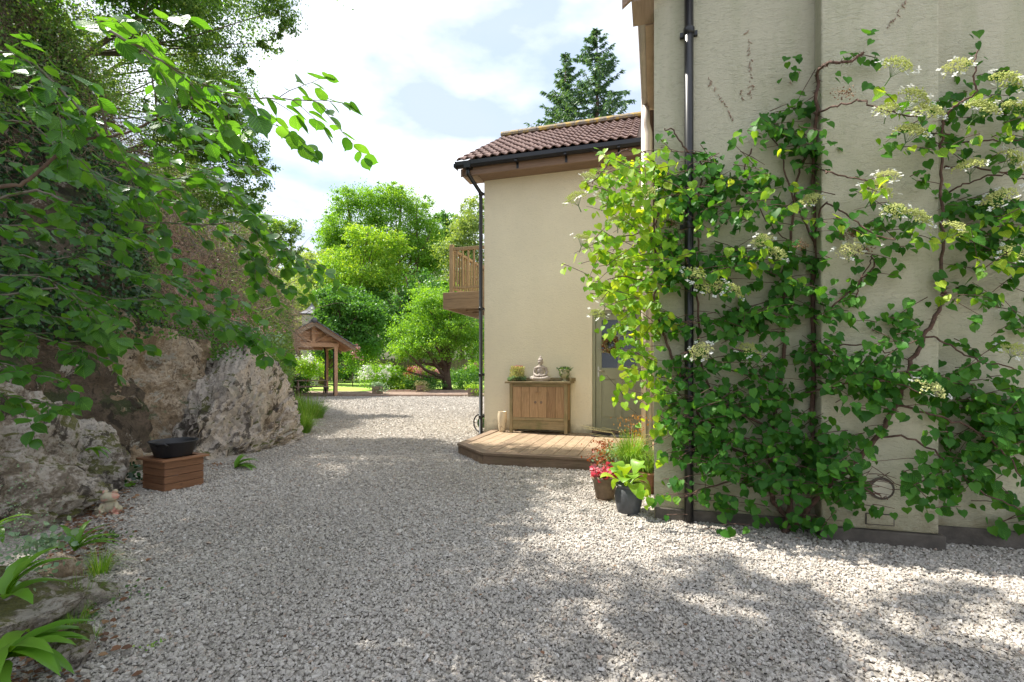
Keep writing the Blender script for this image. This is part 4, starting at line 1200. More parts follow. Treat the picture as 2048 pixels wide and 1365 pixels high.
STEMS = [
    ([(1566, 1074, .12), (1577, 1043, .08), (1545, 1000, .05), (1541, 950, .05), (1545, 860, .04), (1550, 820, .04), (1563, 761, .04), (1568, 667, .04), (1569, 600, .05), (1570, 560, .12)], .020, .010),
    ([(1577, 1043, .08), (1587, 985, .07), (1627, 978, .05), (1627, 930, .04), (1626, 760, .04), (1626, 600, .04), (1629, 470, .04), (1628, 315, .05), (1634, 200, .20), (1636, 146, .24), (1660, 126, .26), (1700, 124, .27), (1727, 106, .28)], .020, .007),
    ([(1575, 1060, .1), (1610, 1030, .10), (1638, 992, .19), (1676, 954, .05), (1709, 925, .05), (1756, 874, .05), (1793, 808, .05), (1821, 733, .05), (1850, 672, .05), (1876, 625, .05), (1887, 597, .19), (1886, 575, .2)], .022, .010),
    ([(1562, 560, .05), (1583, 477, .04), (1587, 394, .04), (1599, 339, .05), (1622, 300, .05)], .011, .006),
    ([(1545, 900, .05), (1480, 905, .05), (1413, 855, .05), (1385, 800, .04), (1357, 747, .04), (1329, 677, .04), (1312, 620, .05), (1311, 560, .05), (1312, 480, .05), (1318, 400, .05)], .013, .008),
    ([(1312, 540, .05), (1306, 440, .10), (1309, 340, .14), (1296, 312, .2), (1279, 302, .25), (1258, 301, .3), (1230, 310, .35), (1206, 341, .4), (1185, 368, .42)], .008, .004),
    ([(1311, 560, .05), (1280, 560, .15), (1249, 554, .25), (1215, 560, .33)], .006, .003),
    ([(1312, 480, .05), (1285, 468, .15), (1240, 474, .25), (1200, 485, .35)], .006, .003),
    ([(1545, 860, .05), (1430, 790, .05), (1400, 700, .05), (1395, 560, .05), (1398, 420, .05), (1400, 320, .06), (1372, 300, .1), (1345, 262, .14), (1330, 258, .16)], .010, .005),
    ([(1626, 480, .05), (1580, 380, .06), (1560, 300, .06), (1530, 260, .06)], .008, .004),
    ([(1505, 300, .04), (1490, 330, .04), (1500, 380, .04), (1540, 450, .04), (1575, 480, .04)], .006, .004),
    ([(1629, 330, .05), (1655, 345, .2), (1690, 352, .22), (1730, 362, .26), (1765, 375, .3)], .006, .004),
    ([(1629, 470, .05), (1648, 410, .06), (1680, 420, .12), (1715, 445, .18), (1750, 470, .24), (1790, 480, .3)], .007, .004),
    ([(1629, 230, .1), (1650, 220, .12), (1690, 206, .2), (1733, 206, .3), (1780, 222, .38), (1835, 235, .42)], .008, .004),
    ([(1887, 590, .19), (1886, 500, .2), (1884, 400, .2), (1884, 290, .22), (1890, 240, .28), (1920, 205, .36), (1950, 190, .4), (1948, 150, .42), (1957, 100, .42)], .011, .004),
    ([(1887, 300, .05), (1930, 285, .1), (2000, 282, .15), (2060, 280, .2)], .007, .004),
    ([(1886, 335, .05), (1950, 336, .06), (2050, 350, .08)], .007, .005),
    ([(1886, 390, .05), (1930, 370, .1), (1990, 350, .2), (2050, 360, .25)], .007, .004),
    ([(1850, 672, .05), (1900, 690, .2), (1950, 720, .25), (2030, 740, .3)], .007, .004),
    ([(1756, 874, .05), (1830, 880, .1), (1900, 930, .2), (1960, 980, .25), (2040, 1020, .3)], .008, .004),
    ([(1793, 808, .05), (1860, 830, .1), (1930, 850, .25), (2000, 900, .3), (2050, 960, .3)], .009, .004),
    ([(1568, 667, .05), (1500, 660, .05), (1440, 650, .07), (1390, 640, .08)], .006, .004),
    ([(1563, 761, .05), (1500, 750, .05), (1450, 735, .07), (1400, 700, .1)], .006, .004),
    ([(1550, 820, .05), (1600, 790, .05), (1680, 770, .2), (1760, 760, .25), (1850, 790, .3)], .008, .004),
    ([(1627, 640, .05), (1680, 600, .08), (1740, 540, .06), (1745, 510, .06)], .007, .005),
    ([(1710, 600, .05), (1722, 560, .05), (1745, 515, .06)], .005, .004),
    ([(1626, 700, .05), (1700, 690, .1), (1760, 700, .15), (1820, 720, .2)], .006, .004),
    ([(1541, 950, .05), (1470, 960, .08), (1400, 980, .15), (1350, 1000, .2)], .009, .004),
    ([(1627, 930, .05), (1700, 960, .2), (1740, 985, .25), (1775, 1000, .3)], .008, .004),
]
SPL = []
for k, (pts, r0, r1) in enumerate(STEMS):
    w, Q = stem('stem', pts, r0, r1, 7 if k < 5 else 5)
    obj('stem', w, 'vinebark', vine, world=True)
    SPL.append((pts, Q))
# hairy aerial roots on the thick stems
def fuzz(n, paths, ln):
    C = []; 
    for Q in paths:
        Q = np.array(Q)
        i = rng.integers(0, len(Q) - 1, n); t = rng.random(n)[:, None]
        C.append(Q[i] * (1 - t) + Q[i + 1] * t)
    C = np.concatenate(C); m_ = len(C)
    D = rand_dirs(m_); D[:, 2] *= .5
    return C, D, rng.uniform(ln * .4, ln, m_)
C, D, s_ = fuzz(420, [SPL[0][1], SPL[1][1], SPL[2][1]], .042)
leafcloud('aerial_roots', C, D, rand_dirs(len(C)), s_, (T_DIA[0] * [.14, 1, 1], T_DIA[1]), 'vinebark', vine)['kind'] = 'stuff'
# dried marks left by old shoots on the plaster
w = MB()
for pts in ([(1497, 60), (1497, 85), (1500, 112)], [(1500, 115), (1501, 150), (1502, 195)], [(1413, 150), (1432, 178), (1452, 215), (1466, 240)], [(1775, 54), (1795, 28), (1812, 0)], [(1576, 172), (1590, 150), (1600, 138)], [(1480, 180), (1486, 200)]):
    for a, b in zip(pts[:-1], pts[1:]):
        L_ = math.hypot(b[0] - a[0], b[1] - a[1]); n = int(L_ / 3)
        for k in range(n):
            t = (k + random.random()) / n
            x, y = a[0] + (b[0] - a[0]) * t + random.gauss(0, 1.6), a[1] + (b[1] - a[1]) * t
            if random.random() < .25: continue
            p = vine_pt(x, y, .004); q = vine_pt(x + random.gauss(0, 3), y + random.uniform(2, 5), .006)
            w.tube([p, q], random.uniform(.002, .0045), 4)
o = obj('dried_shoots', w, 'twig', vine, world=True); o['kind'] = 'stuff'

# leaves: sprays of leaves on short twigs
LC = []; LD = []; LN = []; LS = []; LY = []; TW = MB()
def vine_leaf(px, py, off, size=None):
    p = vine_pt(px, py, off)
    if p[2] < .03: return
    if abs(px - 1378) < 17 and rng.random() < .62: return
    if abs(px - 1762) < 34 and abs(py - 968) < 42: return
    LC.append(p); LY.append(px < 1330 + rng.normal(0, 18) or (off > .27 and py < 600 and rng.random() < (.75 if px > 1700 else .4)))  # leaves on the sunny left and jutting out take the sun-tinted colour
    d = np.array([rng.normal(0, .55), rng.normal(0, .4) - .25, -.75 + rng.normal(0, .35)])
    LD.append(d)
    nv = -NN * .8 + np.array([rng.normal(0, .4), rng.normal(0, .3), .75 + rng.normal(0, .35)])
    LN.append(nv); LS.append(size if size else rng.uniform(.034, .076))
tries = 0; nsp = 0
while nsp < 930 and tries < 60000:
    tries += 1
    x0_, y0_ = rng.uniform(1125, 2075), rng.uniform(60, 1065)
    dd_ = dens(x0_, y0_)
    if rng.random() > dd_ ** 1.9: continue
    nsp += 1
    left = x0_ < 1308
    out = rng.uniform(-.35, .42) if left else (rng.uniform(.02, .14) if rng.random() < .62 else rng.uniform(.12, .42 if y0_ < 620 or x0_ > 1800 else .28))
    if not left and y0_ > 900: out = rng.uniform(.03, .3)
    ang = rng.normal(0, .35) * (1 if not left else 1.3) + (0 if rng.random() < .85 else rng.uniform(-1.4, 1.4))
    if rng.random() < .5: ang += math.pi
    Ln = rng.uniform(50, 105)
    k = int(Ln / 13)
    pts_ = []
    for i in range(k + 1):
        t = i / k
        x = x0_ + math.cos(ang) * Ln * (t - .3); y = y0_ - math.sin(ang) * Ln * (t - .3) + 14 * (t - .3) ** 2 - 5 * t
        off = out + .05 * t
        if (x0_ < 1308) != (x < 1308) and not left: continue
        if rng.random() < (min(1, dens(x, y) * 1.25) if left else min(1, dens(x, y) * 1.15)) and dens(x, y) > 0:
            pts_.append((x, y, off))
            for s__ in ((-1, 1) if rng.random() < .6 else (1,)):
                vine_leaf(x + rng.normal(0, 5), y + 3 + s__ * rng.uniform(0, 9) + rng.normal(0, 3), off + rng.normal(0, .025))
    if len(pts_) > 2:
        TW.tube([vine_pt(*p) for p in pts_], list(np.linspace(.0032, .0015, len(pts_))), 4, False)
LY = np.array(LY); LC = np.array(LC); LD = np.array(LD); LN = np.array(LN); LS = np.array(LS)
print('vine leaves', len(LC))
o = obj('twigs', TW, 'vinebark', vine, world=True); o['kind'] = 'stuff'
def single_leaves(C, D, Nn, S_, T, mat_, parent, name='leaf', nbig=300, vars_=6):
    """the leaves that show largest become objects, the rest one mesh"""
    px = 1024 + F * C[:, 0] / C[:, 1]; py = HY - F * (C[:, 2] - HC) / C[:, 1]
    vis = (px > 0) & (px < 2048) & (py > 0) & (py < 1365) & (C[:, 1] > .3)
    score = np.where(vis, S_ / C[:, 1], 0)
    order = np.argsort(-score)
    big = order[:nbig]; rest = order[nbig:]
    tv, tf = T
    mes = []
    for k in range(vars_):
        me = bpy.data.meshes.new(name)
        v = tv.copy(); v[:, 2] *= random.uniform(.6, 1.6); v[:, 2] += v[:, 0] * random.uniform(-.2, .2) + .06 * np.sin(v[:, 1] * 3 + k); v[:, 0] *= random.uniform(.88, 1.1)
        me.from_pydata(v.tolist(), [], tf.tolist()); me.materials.append(M[mat_ + '_single']); me.update(); me.polygons.foreach_set('use_smooth', [True] * len(tf)); mes.append(me)
    pinv = (Matrix.Translation(parent.location) @ Matrix.Rotation(parent.rotation_euler[2], 4, 'Z')).inverted()
    D = norm(D); X = norm(np.cross(D, Nn)); Nz = np.cross(X, D)
    for i in big:
        o = bpy.data.objects.new(name, mes[int(i) % vars_]); COL.objects.link(o); o.parent = parent
        Rm = Matrix([[X[i][r] * S_[i], D[i][r] * S_[i], Nz[i][r] * S_[i], C[i][r]] for r in range(3)] + [[0, 0, 0, 1]])
        o.matrix_basis = pinv @ Rm
    V, Fc, k = leaves_VF(C[rest], D[rest], Nn[rest], S_[rest], T)
    o = mesh_np('leaves', V, Fc, mat_, parent, np.repeat(rng.random(len(rest)), k)); o['kind'] = 'stuff'
    return o
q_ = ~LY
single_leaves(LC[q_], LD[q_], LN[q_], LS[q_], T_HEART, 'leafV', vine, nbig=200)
single_leaves(LC[LY], LD[LY], LN[LY], LS[LY], T_HEART, 'leafVY', vine, name='sun_tinted_leaf', nbig=100)  # hydrangea leaves with the sunlight painted in

# lacecap flower heads
def flower_mesh(seed):
    rg = np.random.default_rng(seed)
    w = MB(); m2 = MB(); w2 = MB()
    n = 260; a = rg.uniform(0, 6.28, n); r_ = np.sqrt(rg.random(n)) * .072 * (1 + .18 * np.sin(a * 5 + seed))
    z = .034 * (1 - (r_ / .08) ** 2) + rg.normal(0, .007, n) - .012
    for i in range(n):
        c = np.array([r_[i] * math.cos(a[i]), r_[i] * math.sin(a[i]), z[i]]); s_ = rg.uniform(.0032, .0056)
        vs = [c + np.array(d) * s_ for d in ((1, 0, 0), (-1, 0, 0), (0, 1, 0), (0, -1, 0), (0, 0, 1), (0, 0, -1))]
        w.add(vs, [(0, 2, 4), (2, 1, 4), (1, 3, 4), (3, 0, 4), (2, 0, 5), (1, 2, 5), (3, 1, 5), (0, 3, 5)])
    for k in range(11):
        an = k * 6.28 / 11 + rg.uniform(-.2, .2)
        w2.tube([(0, 0, -.06), (.03 * math.cos(an), .03 * math.sin(an), -.02), (.062 * math.cos(an), .062 * math.sin(an), .008)], .0009, 3, False)
    w2.tube([(0, 0, -.10), (0, 0, -.06)], .003, 5, False)
    for k in range(8):
        an = k * 6.28 / 8 + rg.uniform(-.35, .35); R_ = rg.uniform(.075, .1)
        c = np.array([R_ * math.cos(an), R_ * math.sin(an), rg.uniform(-.012, .012)])
        tl = rg.normal(0, .3, 2)
        for q in range(4):
            b = an + q * math.pi / 2 + .5; ln = .016
            d = np.array([math.cos(b), math.sin(b), tl[0] * math.cos(b) + tl[1] * math.sin(b)]); e = np.array([-math.sin(b), math.cos(b), 0])
            m2.add([c, c + d * ln * .6 + e * ln * .45, c + d * ln, c + d * ln * .6 - e * ln * .45], [(0, 1, 2, 3)])
    return w, w2, m2
FM = []
for k in range(4):
    w, w2, m2 = flower_mesh(k)
    mes = []
    for nm, q, mt in (('flower_head', w, 'cream'), ('flower_stalk', w2, 'herb'), ('outer_florets', m2, 'petal')):
        me = bpy.data.meshes.new(nm); me.from_pydata(q.v, [], q.f); me.materials.append(M[mt]); me.update(); mes.append(me)
    FM.append(mes)
FL = [(1797, 130, .42), (1915, 132, .44), (2015, 160, .42), (1832, 195, .42), (1855, 222, .40), (1775, 218, .38), (1825, 262, .36), (1775, 352, .28), (1755, 378, .25), (1790, 420, .36), (1835, 434, .38), (1912, 457, .40), (1940, 330, .3), (2030, 318, .3), (2025, 505, .35), (2000, 395, .3),
      (1550, 505, .36), (1525, 482, .34), (1390, 550, .32), (1420, 572, .34), (1470, 580, .34), (1400, 702, .32), (1862, 775, .34), (2030, 700, .3), (1500, 700, .2), (1180, 355, .42), (1212, 395, .4), (1250, 405, .3), (1292, 388, .28), (1168, 478, .42), (1235, 440, .3), (1262, 520, .25), (1195, 628, .35), (1150, 395, .4), (1215, 600, .3), (2035, 215, .35), (1965, 215, .4), (1620, 400, .2), (1735, 480, .2), (1700, 500, .22)]
for k, (x, y, of) in enumerate(FL):
    p = vine_pt(x, y, of) if x >= 1308 else house_pt(x, y, MY - of + .1)
    tmpl = FM[k % 4]
    o = bpy.data.objects.new('flower_head', tmpl[0]); COL.objects.link(o); o.parent = vine
    pinv = (Matrix.Translation(vine.location) @ Matrix.Rotation(vine.rotation_euler[2], 4, 'Z')).inverted()
    ax = Vector((rng.normal(0, .3) - .1, -.6 + rng.normal(0, .2), .8)).normalized()
    q = ax.to_track_quat('Z', 'Y').to_matrix().to_4x4() @ Matrix.Rotation(rng.uniform(0, 6), 4, 'Z')
    s_ = rng.uniform(.9, 1.3)
    o.matrix_basis = pinv @ Matrix.Translation(Vector(p)) @ q @ Matrix.Scale(s_, 4)
    for me in tmpl[1:]:
        c = bpy.data.objects.new(me.name.split('.')[0], me); COL.objects.link(c); c.parent = o
        if 'floret' in me.name: c['kind'] = 'stuff'
for (x, y, of) in ((1690, 186, .3), (1728, 500, .12), (1700, 470, .1), (1600, 490, .3), (1345, 445, .1)):
    p = vine_pt(x, y, of); n = 110
    C = p + rng.normal(0, 1, (n, 3)) * [.034, .02, .016]
    leafcloud('dried_flower_head', C, rand_dirs(n), rand_dirs(n), rng.uniform(.008, .016, n), T_DIA, 'deadleaf', vine)['label'] = 'brown dried flower head'

# ================================================================== pots by the corner
def pot_at(px, py, name, label, prof, mt, n=28, ribs=0, amp=0):
    p = at(px, py, 1160.0 / (py - HY)); p[2] = 0
    t = thing(name, label, 'potted plant', p)
    w = MB(); w.lathe(prof, n, ribs=ribs, ribamp=amp); obj('pot', w, mt, t)
    return t, p
t, p = pot_at(1210, 1000, 'potted_heuchera', 'brown clay pot with red and pink heuchera leaves left of the hosta', [(0, 0.018), (.078, .018), (.085, .03), (.112, .185), (.124, .19), (.126, .225), (.114, .228), (.11, .2), (0, .195)], 'terracotta', 30)
w = MB(); w.lathe([(0, 0), (.085, 0), (.098, .016), (.092, .019), (.08, .01), (0, .01)], 26); obj('saucer', w, 'terracotta', t)
w = MB(); w.lathe([(0, .2), (.108, .2)], 20); obj('soil', w, 'soil', t)
n = 90; a = rng.uniform(0, 6.28, n); rr = np.sqrt(rng.random(n)) * .11
C = p + np.stack([rr * np.cos(a) - .01, rr * np.sin(a), .23 + .11 * rng.random(n) - rr * .3], 1)
leafcloud('foliage', C, norm(np.stack([np.cos(a), np.sin(a), .1 + .3 * rng.normal(size=n)], 1)), rand_dirs(n, (0, -.8, 1.6)), rng.uniform(.035, .06, n), T_OVAL, 'red', t, wid=np.full(n, 1.3))
t, p = pot_at(1257, 1027, 'potted_hosta', 'slate grey ribbed pot with broad lime green hosta leaves at the wall corner', [(0, 0), (.078, 0), (.09, .02), (.108, .10), (.112, .17), (.098, .21), (.09, .225), (.104, .235), (.106, .25), (.094, .25), (.085, .23), (0, .22)], 'slatepot', 64, 32, .018)
w = MB(); w.lathe([(0, .222), (.086, .222)], 20); obj('soil', w, 'soil', t)
def bigleaf(base, az, ln, wd, rise, droop, mt, parent, name='leaf', lab=None):
    n = 9; w = MB(); d = np.array([math.cos(az), math.sin(az), 0]); e = np.array([-math.sin(az), math.cos(az), 0])
    rows_ = []
    for i in range(n + 1):
        t_ = i / n
        c = base + d * ln * (t_ - .25 * t_ ** 3) + np.array([0, 0, rise * math.sin(min(1, t_ * 1.3) * math.pi * .5) - droop * t_ ** 2.2])
        pet = .28
        ww = .006 if t_ < pet else wd * math.sin(math.pi * ((t_ - pet) / (1 - pet)) ** .8) ** .75 + .002
        rows_.append([c - e * ww + np.array([0, 0, .22 * ww]), c - e * ww * .5 + np.array([0, 0, .05 * ww]), c - [0, 0, .0], c + e * ww * .5 + np.array([0, 0, .05 * ww]), c + e * ww + np.array([0, 0, .22 * ww])])
    vs = [q for r_ in rows_ for q in r_]
    fs = [(i * 5 + j, i * 5 + j + 1, (i + 1) * 5 + j + 1, (i + 1) * 5 + j) for i in range(n) for j in range(4)]
    w.add(vs, fs, True)
    return obj(name, w, mt, parent, world=True)
for k in range(17):
    az = k * 2.4 + random.uniform(-.3, .3); lay = k / 17
    bigleaf(p + np.array([random.uniform(-.03, .03), random.uniform(-.03, .03), .235]), az, random.uniform(.23, .32) * (1.1 - .5 * lay), random.uniform(.052, .070), .06 + .14 * lay, random.uniform(.02, .2) * (1 - lay), 'hosta', t)
# grass pot with foliage plants behind
def blades(name, base, n, ln, spread, mt, parent, wid=.003, droop=.5, zlo=0):
    V = []; Fs = []
    a = rng.uniform(0, 6.28, n); L_ = rng.uniform(.55, 1, n) * ln; r0 = np.sqrt(rng.random(n)) * spread
    lean = rng.uniform(.1, 1.0, n)
    seg = 5; vv = np.zeros((n, (seg + 1) * 2, 3))
    for i in range(seg + 1):
        t_ = i / seg
        out = r0 + L_ * lean * .75 * t_ ** 1.4
        z = L_ * (t_ * (1 - .25 * lean) - droop * lean * t_ ** 3)
        x = base[0] + np.cos(a) * out; y = base[1] + np.sin(a) * out
        ww = wid * (1 - t_ * .85)
        vv[:, 2 * i] = np.stack([x - np.sin(a) * ww, y + np.cos(a) * ww, base[2] + z + zlo], 1)
        vv[:, 2 * i + 1] = np.stack([x + np.sin(a) * ww, y - np.cos(a) * ww, base[2] + z + zlo], 1)
    f = np.array([[2 * i, 2 * i + 1, 2 * i + 3, 2 * i + 2] for i in range(seg)])
    Fc = (f[None] + (np.arange(n) * (seg + 1) * 2)[:, None, None]).reshape(-1, 4)
    return mesh_np(name, vv.reshape(-1, 3), Fc, mt, parent, np.repeat(rng.random(n), (seg + 1) * 2))
t, p = pot_at(1262, 975, 'potted_grass', 'pot of arching green grass overflowing between the deck and the wall corner', [(0, 0), (.09, 0), (.12, .2), (.13, .24), (.115, .24), (0, .22)], 'terracotta', 24)
blades('blades', p + [0, 0, .22], 950, .46, .10, 'grass', t, .0035, .55)
w = MB()
for k in range(26):
    a = random.uniform(0, 6.28) if k > 9 else random.uniform(2.6, 3.6); ln = random.uniform(.3, .55)
    w.tube([p + [0, 0, .24], p + [math.cos(a) * ln * .4, math.sin(a) * ln * .3, .24 + ln * .65], p + [math.cos(a) * ln, math.sin(a) * ln * .6, .24 + ln * .75]], .0012, 4, False)
o = obj('seed_stalks', w, 'sedum', t, world=True)
t, p = pot_at(1300, 985, 'potted_astilbe', 'terracotta pot with amber and bronze plumes in the wall corner behind the hosta', [(0, 0), (.08, 0), (.11, .17), (.12, .2), (.105, .2), (0, .19)], 'boxwood', 24)
p2 = p + np.array([-.06, .25, 0])
n = 500; h = rng.random(n)
C = p2 + np.stack([rng.normal(0, .10, n), rng.normal(0, .08, n), .18 + h * .55], 1)
leafcloud('plumes', C, rand_dirs(n, (0, 0, 1.5)), rand_dirs(n), rng.uniform(.015, .035, n), (T_DIA[0] * [.5, 1, 1], T_DIA[1]), 'orange', t)
blades('blades', p + [-.02, .1, .15], 320, .42, .09, 'grass', t, .003, .5)
t, p = pot_at(1213, 958, 'potted_acer', 'small pot with rust red and bronze leaves at the right end of the deck edge', [(0, 0), (.07, 0), (.09, .14), (.095, .16), (.085, .16), (0, .15)], 'terracotta', 20)
n = 420
C = p + np.stack([rng.normal(-.01, .085, n), rng.normal(.03, .07, n), .17 + rng.random(n) * .24], 1)
leafcloud('leaves', C, rand_dirs(n, (0, 0, -.2)), rand_dirs(n, (0, -.5, .5)), rng.uniform(.02, .045, n), (T_DIA[0] * [.8, 1, 1], T_DIA[1]), 'rust', t)
n = 160
C = p + np.stack([rng.normal(.07, .07, n), rng.normal(.03, .07, n), .14 + rng.random(n) * .22], 1)
leafcloud('silver_leaves', C, rand_dirs(n, (0, 0, .2)), rand_dirs(n, (0, -.5, .8)), rng.uniform(.03, .05, n), T_OVAL, 'bluegreen', t)

# ================================================================== planter box and tub
bp = np.array([-3.40, 4.73, 0.0])
e1 = np.array([.437, .899, 0]); e2 = np.array([-.899, .437, 0])
bc = bp + e1 * .19 + e2 * .19
box = thing('planter_box', 'square red brown wooden planter box with plank sides standing before the rock face', 'planter', bc, math.atan2(e1[1], e1[0]))
hb_ = .19
for k in range(4):
    z0 = .012 + k * .073
    for (x0, x1, y0, y1, mt) in ((-hb_, hb_, -hb_, -hb_ + .02, 'boxwood'), (-hb_, hb_, hb_ - .02, hb_, 'boxwood'), (-hb_, -hb_ + .02, -hb_ + .0205, hb_ - .0205, 'boxwoody'), (hb_ - .02, hb_, -hb_ + .0205, hb_ - .0205, 'boxwoody')):
        w = MB(); w.box(x0, x1, y0, y1, z0, z0 + .0690); obj('plank', w, mt, box, bevel=.004)
rz_ = .304; ro = .228; ri = .155
for (a, b, c_, d, mt) in ((-ro, ro, -ro, -ri, 'boxwood'), (-ro, ro, ri, ro, 'boxwood'), (-ro, -ri, -ri + .001, ri - .001, 'boxwoody'), (ri, ro, -ri + .001, ri - .001, 'boxwoody')):
    w = MB(); w.box(a, b, c_, d, rz_, rz_ + .022); obj('rim_board', w, mt, box, bevel=.003)
for sx in (-1, 1):
    for sy in (-1, 1):
        w = MB(); x = sx * .155; y = sy * .155; w.box(x - .012, x + .012, y - .012, y + .012, 0, .303); obj('corner_post', w, 'boxwood', box)
w = MB(); w.box(-.168, .168, -.168, .168, .20, .26); obj('soil', w, 'soil', box)
tb = thing('rubber_tub', 'round black rubber tub with two handles resting on the wooden planter box', 'tub', bc + [0, 0, .328], .5)
w = MB(); w.lathe([(0, .0), (.155, 0), (.165, .01), (.205, .14), (.218, .150), (.216, .158), (.200, .156), (.192, .14), (.152, .018), (0, .015)], 40); obj('bowl', w, 'blackmatt', tb)
for a in (-1.9, 1.24):
    c, s_ = math.cos(a), math.sin(a); q = lambda r_, o_, z: (r_ * c - o_ * s_, r_ * s_ + o_ * c, z)
    w = MB(); w.tube([q(.205, -.05, .12), q(.235, -.048, .135), q(.24, -.03, .15), q(.24, .03, .15), q(.235, .048, .135), q(.205, .05, .12)], .009, 8); obj('handle', w, 'blackmatt', tb)

# frog ornament
fp = at(221, 1029, 1160 / (1029 - HY)); fp[2] = 0
fg = MB()
fg.ell((0, 0, .065), (.055, .048, .062)); fg.ell((0, -.012, .145), (.066, .052, .036)); fg.ell((0, -.03, .13), (.058, .03, .018))
for s_ in (-1, 1):
    fg.ell((s_ * .034, -.005, .185), (.02, .02, .02)); fg.ell((s_ * .05, -.01, .04), (.034, .045, .034)); fg.ell((s_ * .055, -.06, .012), (.022, .035, .012))
    fg.tube([(s_ * .045, -.02, .09), (s_ * .055, -.055, .06), (s_ * .03, -.06, .03)], [.018, .014, .013], 8)
fo = obj('frog_ornament', fg, 'frog', None); fo.location = fp; fo.rotation_euler = (0, 0, .35); fo.scale = (1.02, 1.02, 1.02)
remesh(fo, .0035, 2)
tag(fo, 'small painted smiling frog ornament sitting at the foot of the rocks', 'ornament')
fg2 = MB(); fg2.ell((0, 0, .022), (.03, .03, .024)); fg2.ell((0, -.008, .05), (.028, .022, .014)); fg2.ell((-.014, 0, .065), (.009, .009, .009)); fg2.ell((.014, 0, .065), (.009, .009, .009))
fo2 = obj('small_frog_ornament', fg2, 'frog', None); fo2.location = fp + [-.085, -.02, 0]; fo2.rotation_euler = (0, 0, .5); remesh(fo2, .003, 2)
tag(fo2, 'tiny frog ornament tucked against the left side of the larger frog', 'ornament')

# ================================================================== small plants at the foot of the rocks
def fern(px, py, label, n, ln, wd, seed, azs=None, Y=None, z=0.0, rise=.6):
    random.seed(seed)
    if Y is None: Y = 1160.0 / (py - HY)
    p = at(px, py, Y)
    if z is not None: p[2] = z
    t = thing('fern', label, 'fern', p, 0, 'strap leaved ferns along the rocks')
    for k in range(n):
        az = (azs[k % len(azs)] + random.uniform(-.2, .2)) if azs else k * 2.39 + random.uniform(-.3, .3)
        L_ = ln * random.uniform(.7, 1.05); seg = 10
        d = np.array([math.cos(az), math.sin(az), 0]); e = np.array([-math.sin(az), math.cos(az), 0])
        el = random.uniform(.35, 1.15) * rise * 1.4; c = p.copy(); vs = []; 
        for i in range(seg + 1):
            t_ = i / seg
            ww = wd * (min(1, .25 + t_ * 4) * (1 - t_ ** 3.2)) * (1 + .10 * math.sin(i * 2.2 + k)) + .0008
            vs += [c - e * ww + [0, 0, ww * .35], c + [0, 0, 0], c + e * ww + [0, 0, ww * .35]]
            c = c + (d * math.cos(el) + np.array([0, 0, math.sin(el)])) * L_ / seg
            el -= random.uniform(.08, .20)
        fs = [(i * 3 + j, i * 3 + j + 1, (i + 1) * 3 + j + 1, (i + 1) * 3 + j) for i in range(seg) for j in range(2)]
        w = MB(); w.add(vs, fs, True); obj('frond', w, 'fern', t, world=True)
    return t
fern(-5, 1300, 'largest bright green fern in the near left corner', 14, .38, .034, 3, [.0, .5, -.4, .9, -.9, 1.4, .25, -.2, 2.0], Y=1.78, z=.12)
fern(10, 1200, 'bright green fern fronds at the left edge just above the largest fern', 6, .27, .030, 5, [.6, 1.2, 1.9, -.3], Y=1.95, z=.28, rise=.9)
fern(150, 1120, 'upright green fern in the leaf litter before the mossy rock', 9, .30, .017, 9, [.3, 1.2, 2.6, .0, 1.9, .7], Y=2.95, z=.10, rise=1.0)
fern(172, 905, 'small fern with one long frond growing from the crevice above the frog', 4, .26, .022, 12, [.05, 2.0, 1.5], Y=4.35, z=.48, rise=.35)
fern(470, 935, 'bright green fern at the foot of the pale rock right of the planter box', 13, .34, .024, 14, [.3, .8, 1.4, -.2, 1.0, .1], Y=5.85, z=.02, rise=.75)
fern(-10, 1050, 'pale branch side fern at the left frame edge beside the mossy rock', 3, .20, .02, 17, [.2, 1.0, -.6], Y=2.6, z=.35)
random.seed(5)
def grass_tuft(px, py, label, n, ln, spread, wid=.003, droop=.45, Y=None, z=0.0, mt='grass'):
    if Y is None: Y = 1160.0 / (py - HY)
    p = at(px, py, Y); p[2] = z
    t = thing('grass_tuft', label, 'grass tuft', p, 0, 'grass tufts along the rocks')
    blades('blades', p, n, ln, spread, mt, t, wid, droop)['kind'] = 'stuff'
    return t
grass_tuft(597, 850, 'large bright grass tuft at the right end of the pale rocks', 900, .62, .22, .006, .5, Y=9.3)
grass_tuft(618, 815, 'tall pale grass tuft behind the brightest grass tuft by the gravel bend', 800, .75, .35, .006, .4, Y=12.2)
grass_tuft(590, 800, 'grey green grass tuft furthest along the foot of the bank', 500, .7, .3, .008, .4, Y=14.5)
grass_tuft(200, 1150, 'thin arching grass tuft beside the upright fern', 150, .26, .05, .0018, .6)
grass_tuft(160, 1220, 'low arching grass tuft right of the upright grey stone', 190, .26, .06, .0018, .6)
grass_tuft(150, 1262, 'low grass tuft nearest the small white rock', 120, .18, .05, .0016, .6)
grass_tuft(185, 1280, 'tiny grass tuft on the gravel right of the white rock', 40, .09, .03, .0015, .5)
def herb(name, px, py, label, n, r_, h, size, mt, Y=None, z=0.0, cat='plant', group='small plants along the rocks'):
    if Y is None: Y = 1160.0 / (py - HY)
    p = at(px, py, Y)
    if z is not None: p[2] = z
    C = p + np.stack([rng.normal(0, r_, n), rng.normal(0, r_, n), np.abs(rng.normal(0, h, n)) + .01], 1)
    t = thing(name, label, cat, p, 0, group)
    leafcloud('foliage', C, rand_dirs(n, (0, -.3, .1)), rand_dirs(n, (0, -.5, 1.3)), rng.uniform(size * .6, size, n), T_OVAL, mt, t, wid=np.full(n, 1.25))
    return t
herb('woodland_herb', 95, 1070, 'clump of blue green five fingered leaves at the base of the mossy rock', 60, .06, .06, .05, 'bluegreen', Y=2.9, z=.12)
